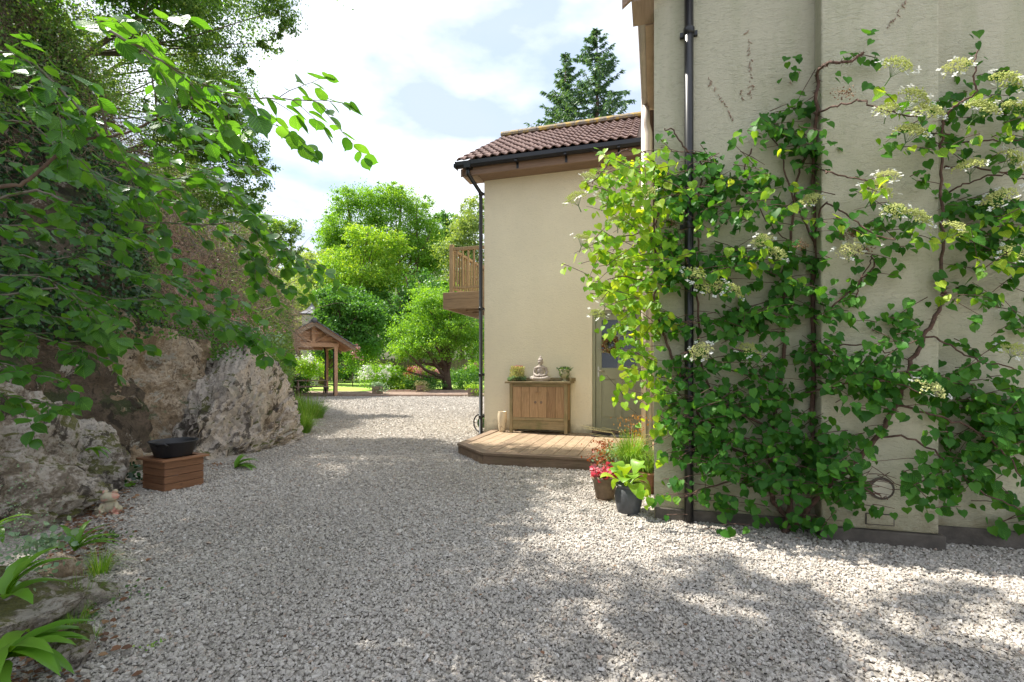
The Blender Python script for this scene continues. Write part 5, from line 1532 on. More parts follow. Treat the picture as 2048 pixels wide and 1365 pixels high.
herb('woodland_herb', 20, 1130, 'pale herb robert plant on the rock at the left edge', 120, .09, .10, .03, 'bluegreen', Y=2.2, z=.22)
herb('woodland_herb', 215, 1085, 'small light green seedling plant by the fern and the leaf litter', 50, .05, .04, .035, 'herb')
herb('woodland_herb', 195, 1215, 'scattered pale green seedlings among the low grass', 70, .09, .02, .022, 'herb')
herb('woodland_herb', 310, 1296, 'tiny green weed growing out of the gravel', 30, .03, .008, .014, 'grass')
herb('woodland_herb', 265, 965, 'dark green ivy leaves tucked left of the planter box', 70, .07, .09, .05, 'leafIvy', Y=5.05, z=.05)
herb('woodland_herb', 262, 978, 'light green leaf clump at the foot of the rock beside the planter', 16, .03, .03, .05, 'fern')
herb('woodland_herb', 40, 1010, 'grey green feathery plant hanging down the mossy rock face', 700, .07, .26, .012, 'bluegreen', Y=2.55, z=.10)
# moss cushions on rocks and litter
def stuff_leaves(name, label, C, D, Nn, s_, T, mt, cat=None):
    o = leafcloud(name, C, D, Nn, s_, T, mt); o['kind'] = 'stuff'; tag(o, label, cat or name.replace('_', ' ')); return o
n = 1500
y = rng.uniform(1.6, 6.2, n); x = bx_(y) + np.abs(rng.normal(.05, .22, n)) - .1
k = rng.random(n) < np.where(y > 4.2, .4, 1); x, y = x[k], y[k]; n = len(x)
stuff_leaves('leaf_litter', 'brown fallen leaves scattered on the gravel edge below the rocks', np.stack([x, y, rng.uniform(.014, .04, n)], 1), rand_dirs(n) * [1, 1, .15], rand_dirs(n, (0, 0, 3)), rng.uniform(.018, .045, n), T_OVAL, 'deadleaf')
n = 45; y = rng.uniform(1.8, 5.5, n); x = rng.uniform(-1.5, 1.6, n)
stuff_leaves('stray_leaves', 'few stray dry leaves lying out on the open gravel', np.stack([x, y, np.full(n, .03)], 1), rand_dirs(n) * [1, 1, .15], rand_dirs(n, (0, 0, 3)), rng.uniform(.012, .028, n), T_OVAL, 'deadleaf')

# ================================================================== vegetation on the bank
def bank_samples(n, y0, y1, t0, t1, thick):
    Y = rng.uniform(y0, y1, n); t = rng.uniform(t0, t1, n)
    P_ = hill(Y, t)
    nrm = np.array([.86, -.15, .5])
    P_ = P_ + nrm * rng.uniform(0, 1, (n, 1)) * thick
    amp = np.clip(t * 6, .1, 1)
    P_[:, 0] += amp * .45 * fbm(P_ * .5, 4, 3)
    return P_
def proj(P_):
    return 1024 + F * P_[:, 0] / P_[:, 1], HY - F * (P_[:, 2] - HC) / P_[:, 1]
def clumpy(P_, sc, thr, s=0):
    return vnoise(P_ * sc, s) + .5 * vnoise(P_ * sc * 2.3, s + 1) > thr
# ivy
P_ = bank_samples(52000, 3.0, 9.0, .20, .80, .45)
px, py = proj(P_)
k = (px < 420) & (py > 60) & (py < 720) & clumpy(P_, 1.6, -.35, 4) & (px > -300) & (px < 200 + 200 * rng.random(len(px)))
P_ = P_[k]; n = len(P_)
stuff_leaves('ivy', 'dark glossy ivy covering the steep bank behind the near branches', P_, rand_dirs(n, (.3, -.2, -.8)), rand_dirs(n, (1.2, -.7, .5)), rng.uniform(.035, .07, n), T_HEART if False else T_OVAL, 'leafIvy')
# brown dry brush
def brush(name, label, n, sel, mt, ln=.55, thick=.9, y0=5.5, y1=17, t0=.2, t1=.75, r_=.0022):
    P_ = bank_samples(n * 6, y0, y1, t0, t1, thick)
    px, py = proj(P_); P_ = P_[sel(px, py)][:n]
    n = len(P_)
    D = rand_dirs(n, (.5, -.1, -.35)); seg = 5
    V = np.zeros((n, (seg + 1) * 3, 3)); c = P_.copy(); e = rand_dirs(n)
    L_ = rng.uniform(.4, 1.0, n)[:, None] * ln * (P_[:, 1:2] / 9.0) ** .5
    for i in range(seg + 1):
        X = norm(np.cross(D, e)); Y2 = np.cross(X, D); rr = r_ * (1 - i / seg * .6) * (P_[:, 1:2] / 7.0)
        for q in range(3):
            a = q * 2.094
            V[:, i * 3 + q] = c + rr * (math.cos(a) * X + math.sin(a) * Y2)
        c = c + D * L_ / seg; D = norm(D + rng.normal(0, .28, (n, 3)) + np.array([0, 0, -.06]))
    f = []
    for i in range(seg):
        for q in range(3): f.append([i * 3 + q, i * 3 + (q + 1) % 3, (i + 1) * 3 + (q + 1) % 3, (i + 1) * 3 + q])
    Fc = (np.array(f)[None] + (np.arange(n) * (seg + 1) * 3)[:, None, None]).reshape(-1, 4)
    o = mesh_np(name, V.reshape(-1, 3), Fc, mt); o['kind'] = 'stuff'; tag(o, label, 'dry brush'); return o
brush('dry_brush', 'tangled brown dry twigs hanging over the bank above the pale rocks', 9000, lambda x, y: (x > 310) & (x < 600) & (y > 330) & (y < 740), 'twig', .6, 1.3)
brush('dry_brush', 'thin dry stems hanging from the top left of the bank', 2200, lambda x, y: (x > -50) & (x < 380) & (y < 330), 'twig', .7, .8, 4, 10, .4, .95)
brush('red_brush', 'reddish brown dead shoots above the big rock face', 600, lambda x, y: (x > 290) & (x < 430) & (y > 440) & (y < 640) , 'redtwig', .4, 1.1, 6, 10)
brush('long_stems', 'long pale woody stems arching out of the dry brush', 260, lambda x, y: (x > 200) & (x < 590) & (y > 250) & (y < 720), 'palebark', 1.5, 1.5, 5.5, 15, .2, .8, .006)
# fine wispy green growth
P_ = bank_samples(300000, 4.5, 20.0, .18, .98, 1.1)
px, py = proj(P_)
k = (px > -60) & (px < 588 - 10 * rng.random(len(px))) & (py < 770) & clumpy(P_, .9, .02, 9)
k &= ~((px > 320) & (px < 520) & (py > 400) & (py < 720) & (rng.random(len(px)) < .96))
k &= ~((px < 300) & (py > 230) & (rng.random(len(px)) < .9))
P_ = P_[k]; n = len(P_)
print('wisps', n)
stuff_leaves('undergrowth', 'fine pale green shrubby growth covering the upper bank', P_, rand_dirs(n, (.4, -.2, -.2)), rand_dirs(n, (.8, -.5, .8)), rng.uniform(.022, .05, n) * (.5 + P_[:, 1] / 12), T_DIA, 'leafS')
# darker shrub bulge at the foot of the bank by the bend
P_ = bank_samples(60000, 9.5, 22.0, .05, .6, 1.3)
px, py = proj(P_); k = clumpy(P_, 1.3, -.1, 14) & (py > 420) & (px < 590 - 8 * rng.random(len(px)))
P_ = P_[k]; n = len(P_)
stuff_leaves('bank_shrubs', 'olive green shrubs hanging over the foot of the bank near the gazebo', P_, rand_dirs(n, (.3, -.2, -.2)), rand_dirs(n, (.6, -.5, .9)), rng.uniform(.03, .06, n) * (.6 + P_[:, 1] / 20), T_DIA, 'leafS')
# leafy fringe on top of the rocks and moss
P_ = []
for (x0, x1, y0, y1, yy) in ((20, 380, 590, 680, 6.4), (360, 520, 600, 720, 7.4), (150, 300, 560, 640, 6.2)):
    m_ = 2600; q = rng.uniform(x0, x1, m_); r_ = rng.uniform(y0, y1, m_); Y = yy + rng.uniform(-.3, .8, m_)
    P_.append(np.stack([(q - 1024) / F * Y, Y, HC + (HY - r_) / F * Y], 1))
P_ = np.concatenate(P_); P_ = P_[clumpy(P_, 2.2, .1, 31)]; n = len(P_)
stuff_leaves('rock_top_plants', 'small leafy plants and ivy spilling over the top of the rocks', P_, rand_dirs(n, (.3, -.3, -.6)), rand_dirs(n, (.6, -.8, .6)), rng.uniform(.025, .055, n), T_OVAL, 'leafH')
# pink flowering sedum on the rock top
for k, (x, y, lab) in enumerate(((500, 690, 'pink flowering sedum cluster nearest the pale rock top'), (475, 640, 'pink flowering sedum cluster high above the pale rocks'), (530, 660, 'pink flowering sedum cluster right of the other pink clusters'), (440, 630, 'small pink sedum cluster furthest left'))):
    p = at(x, y, 7.6)
    t = thing('flowering_sedum', lab, 'flower', p, 0, 'pink sedum clusters on the rock')
    n = 90; C = p + rng.normal(0, 1, (n, 3)) * [.10, .08, .035]; leafcloud('flower_head', C, rand_dirs(n), rand_dirs(n, (0, -.6, 1)), rng.uniform(.018, .035, n), T_OVAL, 'pinkpetal', t)
    n = 260; C = p + rng.normal(0, 1, (n, 3)) * [.16, .12, .07] - [0, 0, .14]; leafcloud('foliage', C, rand_dirs(n), rand_dirs(n, (0, -.6, 1)), rng.uniform(.025, .045, n), T_OVAL, 'bluegreen', t)

# ================================================================== trees
def crown_leaves(blobs, nleaf, size, cl=70, spread=.34, droop=(0, 0, -.1), shell=.55, T=T_DIA, flat=.55):
    vol = np.array([b[3] * b[4] * b[5] for b in blobs]) ** .75; vol = vol / vol.sum()
    Cs = []; Ns = []; centers = []
    for b, v in zip(blobs, vol):
        m_ = max(3, int(nleaf * v / cl))
        d = rand_dirs(m_); r_ = shell + (1 - shell) * rng.random(m_) ** .6
        out_ = rng.random(m_) < .14; r_ = np.where(out_, rng.uniform(1.0, 1.32, m_), r_)
        c = np.array(b[:3]) + d * r_[:, None] * np.array(b[3:6])
        centers.append(c)
        sp = spread * np.mean(b[3:6]) * rng.uniform(.4, 1.2, (m_, 1)) * np.where(out_, .45, 1.0)[:, None]
        c = c + rng.normal(0, .12, c.shape) * np.array(b[3:6]); q = np.repeat(c, cl, 0) + rng.normal(0, 1, (m_ * cl, 3)) * np.repeat(sp, cl, 0) * [1, 1, flat]
        Cs.append(q); Ns.append(np.repeat(d, cl, 0))
    global CVAR
    nc_ = sum(len(c) for c in Cs) // cl; CVAR = np.clip(np.repeat(rng.random(nc_), cl) * .75 + rng.random(nc_ * cl) * .25, 0, .999)
    C = np.concatenate(Cs); Nn = norm(np.concatenate(Ns) * .5 + rng.normal(0, .6, C.shape) + [0, 0, .5])
    D = norm(rng.normal(size=C.shape) + np.array(droop) * 2)
    return C, D, Nn, rng.uniform(size * .6, size * 1.25, len(C)), np.concatenate(centers)
def satel(blobs, k=3, lo=.35, hi=.62):
    out = []
    for b in blobs:
        out.append((b[0], b[1], b[2], b[3] * .82, b[4] * .82, b[5] * .82))
        for _ in range(k):
            d = norm(rng.normal(size=3) + np.array([0, -.3, .25])); s_ = rng.uniform(lo, hi)
            out.append((b[0] + d[0] * b[3] * .85, b[1] + d[1] * b[4] * .85, b[2] + d[2] * b[5] * .85, b[3] * s_ * rng.uniform(.7, 1.4), b[4] * s_, b[5] * s_ * .8))
    return out
def tree(label, base, blobs, nleaf, size, mt, tr=.15, cat='tree', group=None, name='tree', limbs=14, bark='bark', trunk_top=None, **kw):
    base = np.array(base, float)
    t = thing(name, label, cat, base, 0, group)
    blobs0 = blobs; blobs = satel(blobs)
    C, D, Nn, s_, cen = crown_leaves(blobs, nleaf, size, **kw)
    w = MB()
    top = np.array(trunk_top) if trunk_top is not None else np.array([np.mean([b[0] for b in blobs]), np.mean([b[1] for b in blobs]), max(b[2] for b in blobs)])
    tp = [base + (top - base) * q + np.array([math.sin(q * 5 + base[0]) * .05, math.cos(q * 4) * .05, 0]) * (top[2] - base[2]) * .25 * q for q in np.linspace(0, 1, 9)]
    w.tube(tp, list(np.linspace(tr, tr * .25, 9)), 9)
    idx = rng.choice(len(cen), min(limbs, len(cen)), replace=False)
    for i in idx:
        e = cen[i]; q = rng.uniform(.2, .75); j = int(q * 8); s0 = tp[j]
        if e[2] < s0[2] - .3 and j > 1: s0 = tp[1]
        mid = (s0 + e) / 2 + np.array([0, 0, -.08 * np.linalg.norm(e - s0)]) + rng.normal(0, .05, 3) * np.linalg.norm(e - s0)
        w.tube([s0, mid, e], [tr * .42, tr * .25, tr * .07], 6, False)
    obj('trunk', w, bark, t, world=True)
    leafcloud('crown', C, D, Nn, s_, T_DIA if 'T' not in kw else kw['T'], mt, t, var=CVAR)
    return t
def pb(px, py, Y, rx, ry=None, rz=None):           # blob from a place in the picture, radii in pixels at that depth
    p = at(px, py, Y); s_ = Y / F
    rz = ry if rz is None else rz
    return (p[0], p[1], p[2], rx * s_, (rx + (ry or rx)) * .5 * s_, (rz or rx) * s_)

# overhanging trees on the bank
tree('leafy tree overhanging the top of the bank against the sky', (-7.6, 8.2, 6.3), [pb(470, 40, 8.2, 90, 70), pb(560, 15, 8.0, 45, 40), pb(545, 95, 8.2, 26, 22), pb(420, 150, 8.4, 80, 60), pb(490, 130, 8.4, 22, 16), pb(500, -70, 8, 110, 70), pb(300, 30, 7.5, 110, 60), pb(575, 55, 8, 22, 16)], 30000, .042, 'leafS', .05, group='trees on the bank', limbs=12, cl=50, spread=.30, bark='palebark')
tree('middle leafy tree leaning out over the bank above the dry brush', (-7.8, 9.6, 5.5), [pb(460, 300, 9.4, 62, 55), pb(500, 355, 9.4, 45, 32), pb(420, 390, 9.2, 75, 40), pb(510, 405, 9.6, 32, 14), pb(480, 230, 9.3, 50, 30), pb(390, 260, 9, 70, 70)], 24000, .045, 'leafS', .05, group='trees on the bank', limbs=10, cl=50, spread=.28, bark='palebark')
tree('sparse thin tree at the far end of the bank below the leaning trees', (-9.5, 14.5, 4.0), [pb(560, 470, 14, 42, 26), pb(590, 500, 14, 22, 16), pb(520, 450, 14, 50, 34), pb(500, 540, 13.5, 60, 50)], 9000, .075, 'leafS', .08, group='trees on the bank', limbs=14, cl=40, spread=.32, bark='palebark')
tree('pale feathery tree standing at the foot of the far bank above the gazebo', (-11.5, 20, 2.6), [pb(590, 535, 24, 34, 36), pb(560, 590, 22, 46, 40), pb(535, 660, 19, 36, 40), pb(600, 585, 38, 26, 22)], 14000, .09, 'leafP', .12, group='trees on the bank', cl=50, spread=.35)
tree('feathery pale green tree filling the top of the bank behind the hazel branches', (-9.0, 9.4, 6.2), [pb(400, 180, 9.2, 85, 60), pb(450, 250, 9.2, 60, 50), pb(350, 280, 9, 80, 60), pb(280, 150, 9, 80, 70), pb(470, 190, 9, 34, 26), pb(200, 60, 8.6, 90, 60), pb(480, 320, 9.4, 40, 30), pb(380, 60, 9, 60, 50)], 44000, .036, 'leafS', .05, group='trees on the bank', limbs=12, cl=50, spread=.30, bark='palebark')
# the tree whose crown is above the frame
tree('tree crown leaning over the drive from the top of the bank above the frame', (-6.9, 5.2, 6.2), [(-5.9, 5.6, 7.3, 1.4, 1.6, .8), (-5.7, 4.4, 7.4, 1.2, 1.3, .8), (-6.2, 3.6, 7.3, 1.2, 1.3, .8), (-5.8, 7.2, 7.7, 1.2, 1.1, .8), (-6.6, 6.5, 8.4, 1.4, 1.4, .9), (-5.2, 6.0, 7.0, .7, 1.4, .5), (-7.4, 5.0, 8.2, 1.4, 2.4, .8), (-4.7, 4.3, 7.9, .75, .6, .35), (-3.9, 3.9, 8.1, .8, .5, .3), (-3.6, 4.45, 8.5, .85, .45, .25), (-4.6, 4.9, 8.3, .8, .5, .3), (-8.3, 5.8, 7.2, 1.3, 1.8, .8), (-9.0, 7.6, 7.4, 1.3, 1.6, .8)], 54000, .10, 'leafH', .14, group='trees on the bank', cl=50, spread=.33, bark='palebark')

# background woodland
bt = 'trees beyond the garden'
tree('tall green tree with a domed top left of the two tallest', (-13.5, 46, .6), [pb(715, 410, 45, 45, 35), pb(760, 430, 46, 34, 30), pb(690, 460, 45, 48, 34), pb(735, 500, 46, 55, 40), pb(675, 520, 45, 45, 40), pb(655, 480, 46, 26, 22)], 40000, .16, 'leafT', .35, group=bt, cl=34)
tree('tallest green tree with visible trunk in the centre of the wood', (-10.5, 46, .6), [pb(800, 400, 45, 36, 32), pb(835, 425, 46, 34, 30), pb(795, 450, 45, 50, 36), pb(850, 470, 46, 42, 36), pb(810, 520, 46, 55, 45), pb(865, 540, 47, 40, 40), pb(790, 380, 45, 18, 14)], 42000, .16, 'leafT', .35, group=bt, cl=34, trunk_top=at(800, 385, 45))
tree('yellow green tree in front of the tall wood trees', (-13, 38, .5), [pb(740, 480, 38, 40, 32), pb(720, 540, 38, 55, 42), pb(775, 500, 38, 36, 30), pb(700, 590, 38, 45, 36), pb(765, 560, 38, 50, 36), pb(670, 540, 39, 36, 36), pb(800, 500, 38, 22, 20)], 36000, .14, 'leafY', .25, group=bt, cl=34)
tree('dark broad leaved tree with tiered branches above the garden gazebo', (-13.0, 33, .3), [pb(690, 600, 33, 50, 26), pb(680, 650, 33, 48, 30), pb(730, 640, 33, 46, 36), pb(665, 690, 33, 30, 30), pb(720, 690, 33, 44, 26), pb(650, 630, 33, 22, 18)], 26000, .18, 'leafD', .25, group=bt, cl=34)
tree('small round topped tree standing clear against the sky', (-5.5, 55, 1.5), [pb(893, 440, 55, 22, 14), pb(905, 465, 55, 26, 16), pb(880, 480, 55, 26, 18)], 7000, .24, 'leafD', .3, group=bt, cl=40)
tree('pale feathery tree beside the house corner downpipe', (-3.3, 40, .6), [pb(935, 470, 40, 38, 40), pb(950, 410, 40, 20, 16), pb(900, 510, 40, 36, 34), pb(950, 540, 40, 36, 50), pb(915, 570, 40, 40, 30), pb(945, 440, 40, 30, 24)], 20000, .17, 'leafP', .12, group=bt, trunk_top=at(940, 500, 40), cl=34, spread=.36)
tree('shaded dark green tree behind the apple tree', (-6.5, 36, .4), [pb(850, 580, 36, 50, 36), pb(820, 620, 36, 45, 40), pb(790, 660, 37, 40, 40), pb(880, 620, 36, 50, 50), pb(760, 620, 38, 36, 50)], 20000, .17, 'leafD', .25, group=bt, cl=34)
tree('big bright apple tree with short dark trunk beside the house', (-3.75, 28.0, gzf(0, 28)), [pb(870, 620, 27.5, 62, 36), pb(820, 660, 27, 50, 34), pb(910, 660, 27.5, 58, 40), pb(860, 700, 26.5, 66, 26), pb(810, 700, 27, 40, 26), pb(920, 610, 28, 40, 30), pb(945, 690, 28, 40, 40), pb(850, 590, 28, 30, 20), pb(900, 580, 28, 24, 16), pb(800, 745, 27, 24, 10)], 42000, .105, 'leafT', .30, group=None, limbs=26, cl=60, trunk_top=at(880, 600, 28))
tree('young trees and saplings closing the view left of the tall wood', (-18, 40, .6), [pb(620, 520, 42, 30, 30), pb(640, 570, 42, 34, 40), pb(600, 600, 42, 40, 50), pb(625, 650, 40, 40, 50)], 14000, .2, 'leafP', .2, group=bt, cl=34)
# woodland mass behind
n = 42000
x = rng.uniform(-34, 10, n); y = rng.uniform(56, 66, n); z = gz(x, y) + rng.random(n) ** .8 * (10 + 2.0 * np.sin(x * .7) + 1.3 * np.sin(x * 1.9 + 1))
P_ = np.stack([x, y, z], 1); P_ = P_[clumpy(P_, .35, -.35, 8)]; n = len(P_)
stuff_leaves('woodland', 'dense woodland closing the valley behind the garden trees', P_, rand_dirs(n), rand_dirs(n, (0, -.5, .8)), rng.uniform(.25, .5, n), T_DIA, 'leafD', 'wood')

# conifers behind the roof
def conifer(label, px, py_top, Y, zbase, rmax, n_wh):
    top = at(px, py_top, Y); base = np.array([top[0], Y, zbase])
    t = thing('conifer', label, 'conifer tree', base, 0, 'conifers behind the roof')
    w = MB(); w.tube([base, (base + top) / 2, top], [.22, .12, .01], 8); obj('trunk', w, 'bark', t, world=True)
    H_ = top[2] - zbase; Cs = []; Ds = []; bw_ = MB()
    for i in range(n_wh):
        f = (i + .3) / n_wh; z = top[2] - f * H_ * .82; L0 = rmax * (f ** .8) + .05
        for q in range(int(5 + f * 4)):
            a = rng.uniform(0, 6.28); L_ = L0 * rng.uniform(.45, 1.15)
            dr = rng.uniform(-.25, .05) - .15 * f
            pts = [np.array([top[0], Y, z]) + np.array([math.cos(a) * L_ * u, math.sin(a) * L_ * u, L_ * (dr * u + .28 * u * u)]) for u in np.linspace(0, 1, 6)]
            bw_.tube(pts, [.02, .018, .015, .012, .008, .003], 3, False)
            m_ = int(22 + 66 * L_)
            u = rng.random(m_) ** .7; p_ = np.array([top[0], Y, z]) + np.stack([math.cos(a) * L_ * u, math.sin(a) * L_ * u, L_ * (dr * u + .28 * u * u)], 1)
            side = rng.choice([-1, 1], m_)[:, None] * np.array([-math.sin(a), math.cos(a), 0]) * rng.uniform(.2, 1, (m_, 1)) + np.array([math.cos(a), math.sin(a), 0]) * rng.uniform(.2, .9, (m_, 1)) + np.array([0, 0, -1]) * rng.uniform(.0, .9, (m_, 1))
            Cs.append(p_); Ds.append(side)
    C = np.concatenate(Cs); D = np.concatenate(Ds); n = len(C)
    obj('branches', bw_, 'bark', t, world=True)
    leafcloud('needles', C, D, rand_dirs(n), rng.uniform(.11, .27, n), (T_DIA[0] * [.42, 1, 1], T_DIA[1]), 'needle', t)
conifer('shorter dark conifer behind the roof ridge on the left', 1131, 108, 24, 6, 3.3, 32)
conifer('taller dark conifer behind the roof ridge beside the flue', 1194, 58, 23, 6, 4.2, 34)
# foliage at the roof's back (side) trees for completeness

# ================================================================== far garden
GZ = lambda y: gzf(0, y)
# paving edge and path strip
for k in range(26):
    x0 = -10.4 + k * .62
    w = MB(); w.box(x0, x0 + .60, 22.62, 22.80, -.02, .09 + random.uniform(-.004, .004)); e = obj('edging_stone', w, 'paving', None)
    if k == 0: edge = thing('stone_edging', 'low line of reddish edging stones at the far end of the gravel', 'edging', (-2.5, 22.7, 0))
    e.parent = edge; e.location = -Vector(edge.location)
pave = bpy.data.objects.new('garden_path', None); COL.objects.link(pave); pave['kind'] = 'structure'
for r_ in range(7):
    for k in range(24):
        w = MB(); x0 = -12.2 + k * .66 + (r_ % 2) * .33; y0 = 22.82 + r_ * .5; z = GZ(y0) + random.uniform(-.004, .004)
        w.box(x0, x0 + .645, y0, y0 + .485, z - .02, z + .03); o = obj('paving_slab', w, 'paving', pave)
# gazebo
gp_ = at(672, 794, 22.6); gp_[2] = 0
GT = R(27)
gzb = thing('gazebo', 'open oak framed garden shelter with grey tiled gable roof', 'gazebo', gp_, GT)
g_w = -1.95; g_d = 3.8; pz = 2.30
for x in (0, g_w):
    for y in (0, g_d):
        w = MB(); w.box(x - .08, x + .08, y, y + .16, .03, pz); obj('post', w, 'oak', gzb, bevel=.008)
for y in (.01, g_d + .01):
    w = MB(); w.box(g_w - .15, .12, y, y + .14, pz + .001, pz + .20); obj('tie_beam', w, 'oakx', gzb, bevel=.008)
    cx = g_w / 2; ap = 3.42
    for s_ in (-1, 1):
        w = MB(); w.hexa([(cx + s_ * 0.0, y + .02, pz + .20), (cx + s_ * .09, y + .02, pz + .20), (cx + s_ * .09, y + .12, pz + .20), (cx + s_ * 0.0, y + .12, pz + .20)], [(cx + s_ * .62, y + .02, pz + .62), (cx + s_ * .72, y + .02, pz + .56), (cx + s_ * .72, y + .12, pz + .56), (cx + s_ * .62, y + .12, pz + .62)]); obj('strut', w, 'oak', gzb)
    w = MB(); w.box(cx - .08, cx + .08, y + .01, y + .13, pz + .202, ap - .12); obj('king_post', w, 'oak', gzb)
    # boarded gable
    for k in range(7):
        z0 = pz + .205 + k * .13; hw_ = (ap - .14 - z0 - .13) / (ap - pz - .2) * (-g_w / 2 + .5)
        if hw_ > .1:
            w = MB(); w.box(cx - hw_, cx + hw_, y + .15, y + .165, z0, z0 + .125); obj('gable_board', w, 'oakx', gzb)
for x in (0, g_w):
    w = MB(); w.box(x - .07, x + .07, .17, g_d - .001, pz + .001, pz + .16); obj('eaves_beam', w, 'oak', gzb)
ov = .82; cx = g_w / 2; hwid = -g_w / 2 + ov; slope = (ap - (pz + .02)) / hwid
for s_ in (-1, 1):
    a = (cx, ap); b = (cx + s_ * hwid, pz - .02)
    for yy in (-.42, g_d + .5):
        w = MB(); w.xprism([a, b, (b[0], b[1] - .16), (a[0], a[1] - .19)], 1, yy, yy + .04); obj('bargeboard', w, 'greywood', gzb)
    for k in range(6):
        y = .5 + k * .55
        w = MB(); w.xprism([(a[0] + s_ * .02, a[1] - .02), (b[0], b[1] - .02), (b[0], b[1] - .11), (a[0] + s_ * .02, a[1] - .13)], 1, y, y + .05); obj('rafter', w, 'oakx', gzb)
    w = MB(); w.xprism([(a[0], a[1] + .0), b, (b[0], b[1] + .025), (a[0], a[1] + .025)], 1, -.45, g_d + .6); obj('roof_board', w, 'oakx', gzb)
    nrow = 9
    for k in range(nrow):
        t0, t1 = k / nrow, (k + 1) / nrow + .03
        p0 = (a[0] + s_ * hwid * (1 - t0), b[1] + (a[1] - b[1]) * t0); p1 = (a[0] + s_ * hwid * max(0, 1 - t1), b[1] + (a[1] - b[1]) * min(1, t1))
        w = MB(); w.xprism([(p0[0] + s_ * .03, p0[1] + .05), (p0[0] + s_ * .03, p0[1] + .10), (p1[0], p1[1] + .055), (p1[0], p1[1] + .03)], 1, -.48, g_d + .62); obj('slate_course', w, 'slate', gzb)
w = MB(); w.tube([(cx, -.52, ap + .06), (cx, g_d + .64, ap + .06)], .12, 12); obj('ridge_cap', w, 'slate', gzb)
w = MB(); w.tube([(-.10, -.01, 2.2), (-.10, -.02, 1.9), (-.10, -.02, .1)], .03, 8); obj('rain_pipe', w, 'black', gzb)
w = MB(); w.tube([(-.38, 1.9, 2.25), (-.36, 1.5, 2.3), (-.34, 1.2, 2.05), (-.34, 1.2, .1)], .035, 8); obj('rain_pipe', w, 'black', gzb)
# turret behind
tp_ = at(624, 700, 34); tp_[2] = 0.2
tu = thing('turret', 'small pale square turret with curved pointed slate cap behind the gazebo', 'turret', tp_, .2)
ze = HC + (HY - 637) / F * 34
w = MB(); w.box(-.55, .55, -.55, .55, 0, ze); obj('wall', w, 'turret', tu)
w = MB(); w.box(-.70, .70, -.70, .70, ze + .001, ze + .045); obj('eaves', w, 'slate', tu)
w = MB(); vs = []; zz = [0.061, .16, .36, .62, .80]; rr_ = [.76, .56, .32, .14, .05]
for z, r_ in zip(zz, rr_): vs += [(-r_, -r_, ze + z), (r_, -r_, ze + z), (r_, r_, ze + z), (-r_, r_, ze + z)]
fs = [(i * 4 + j, i * 4 + (j + 1) % 4, (i + 1) * 4 + (j + 1) % 4, (i + 1) * 4 + j) for i in range(4) for j in range(4)] + [(3, 2, 1, 0)]
w.add(vs, fs); obj('roof', w, 'slate', tu)
w = MB(); w.lathe([(0, 0), (.07, 0), (.03, .08), (.05, .14), (.02, .2), (0.004, .4)], 10, (0, 0, ze + .78)); obj('finial', w, 'slate', tu)

# picnic bench by the gazebo
bq = at(618, 790, 22.0); bq[2] = 0.03
bn = thing('picnic_bench', 'weathered wooden picnic bench in the shade under the gazebo', 'picnic bench', bq + [-.15, .6, 0], .5)
for k in range(5):
    w = MB(); w.box(-.75, .75, -.36 + k * .145, -.23 + k * .145, .70, .735); obj('table_board', w, 'greywood', bn)
for s_ in (-1, 1):
    for k in range(2):
        w = MB(); y0 = s_ * .72 - .13 + k * .135; w.box(-.75, .75, y0, y0 + .125, .42, .455); obj('seat_board', w, 'greywood', bn)
    for x in (-.6, .6):
        w = MB(); w.hexa([(x, s_ * .62, 0), (x + .05, s_ * .62, 0), (x + .05, s_ * .72, 0), (x, s_ * .72, 0)], [(x, s_ * .12, .699), (x + .05, s_ * .12, .699), (x + .05, s_ * .24, .699), (x, s_ * .24, .699)]); obj('leg', w, 'greywood', bn)
for x in (-.652, .652):
    w = MB(); w.box(x - .02, x + .02, -.8, .8, .33, .41); obj('cross_beam', w, 'greywood', bn)

# fence
fy = 40.0
fn = thing('fence', 'weathered vertical board garden fence behind the flower beds', 'fence', (-13, fy, GZ(fy)), 0)
for k in range(92):
    x0 = -17 + k * .162
    w = MB(); h = 1.75 + random.uniform(-.02, .02)
    w.box(x0, x0 + .135, fy, fy + .02, GZ(fy), GZ(fy) + h); o = obj('board', w, 'fencewood', fn, world=True)
for z in (.4, 1.35):
    w = MB(); w.box(-17, -2, fy + .021, fy + .06, GZ(fy) + z, GZ(fy) + z + .08); obj('rail', w, 'fencewood', fn, world=True)
for k in range(9):
    w = MB(); x0 = -17 + k * 1.8; w.box(x0, x0 + .1, fy + .061, fy + .16, GZ(fy), GZ(fy) + 1.85); obj('post', w, 'fencewood', fn, world=True)

# white garden chair
cp = at(713, 752, 36); cp[2] = GZ(36)
ch = thing('garden_chair', 'white wrought metal garden chair on the lawn beside the flower bed', 'chair', cp, .5)
for x in (-.2, .2):
    for y in (-.2, .2):
        w = MB(); w.tube([(x, y, 0), (x * .9, y * .9, .44)], .018, 6); obj('leg', w, 'white', ch)
w = MB(); w.lathe([(0, .44), (.23, .44), (.24, .455), (.23, .47), (0, .47)], 16); obj('seat', w, 'white', ch)
w = MB(); w.tube([(-.21, .2, .45), (-.23, .24, .8), (-.12, .26, .98), (0, .27, 1.03), (.12, .26, .98), (.23, .24, .8), (.21, .2, .45)], .018, 6)
for x in (-.12, -.04, .04, .12): w.tube([(x, .21, .46), (x * .8, .25, .95)], .010, 5)
w.tube([(-.22, .23, .72), (.22, .23, .72)], .010, 5); obj('backrest', w, 'white', ch)

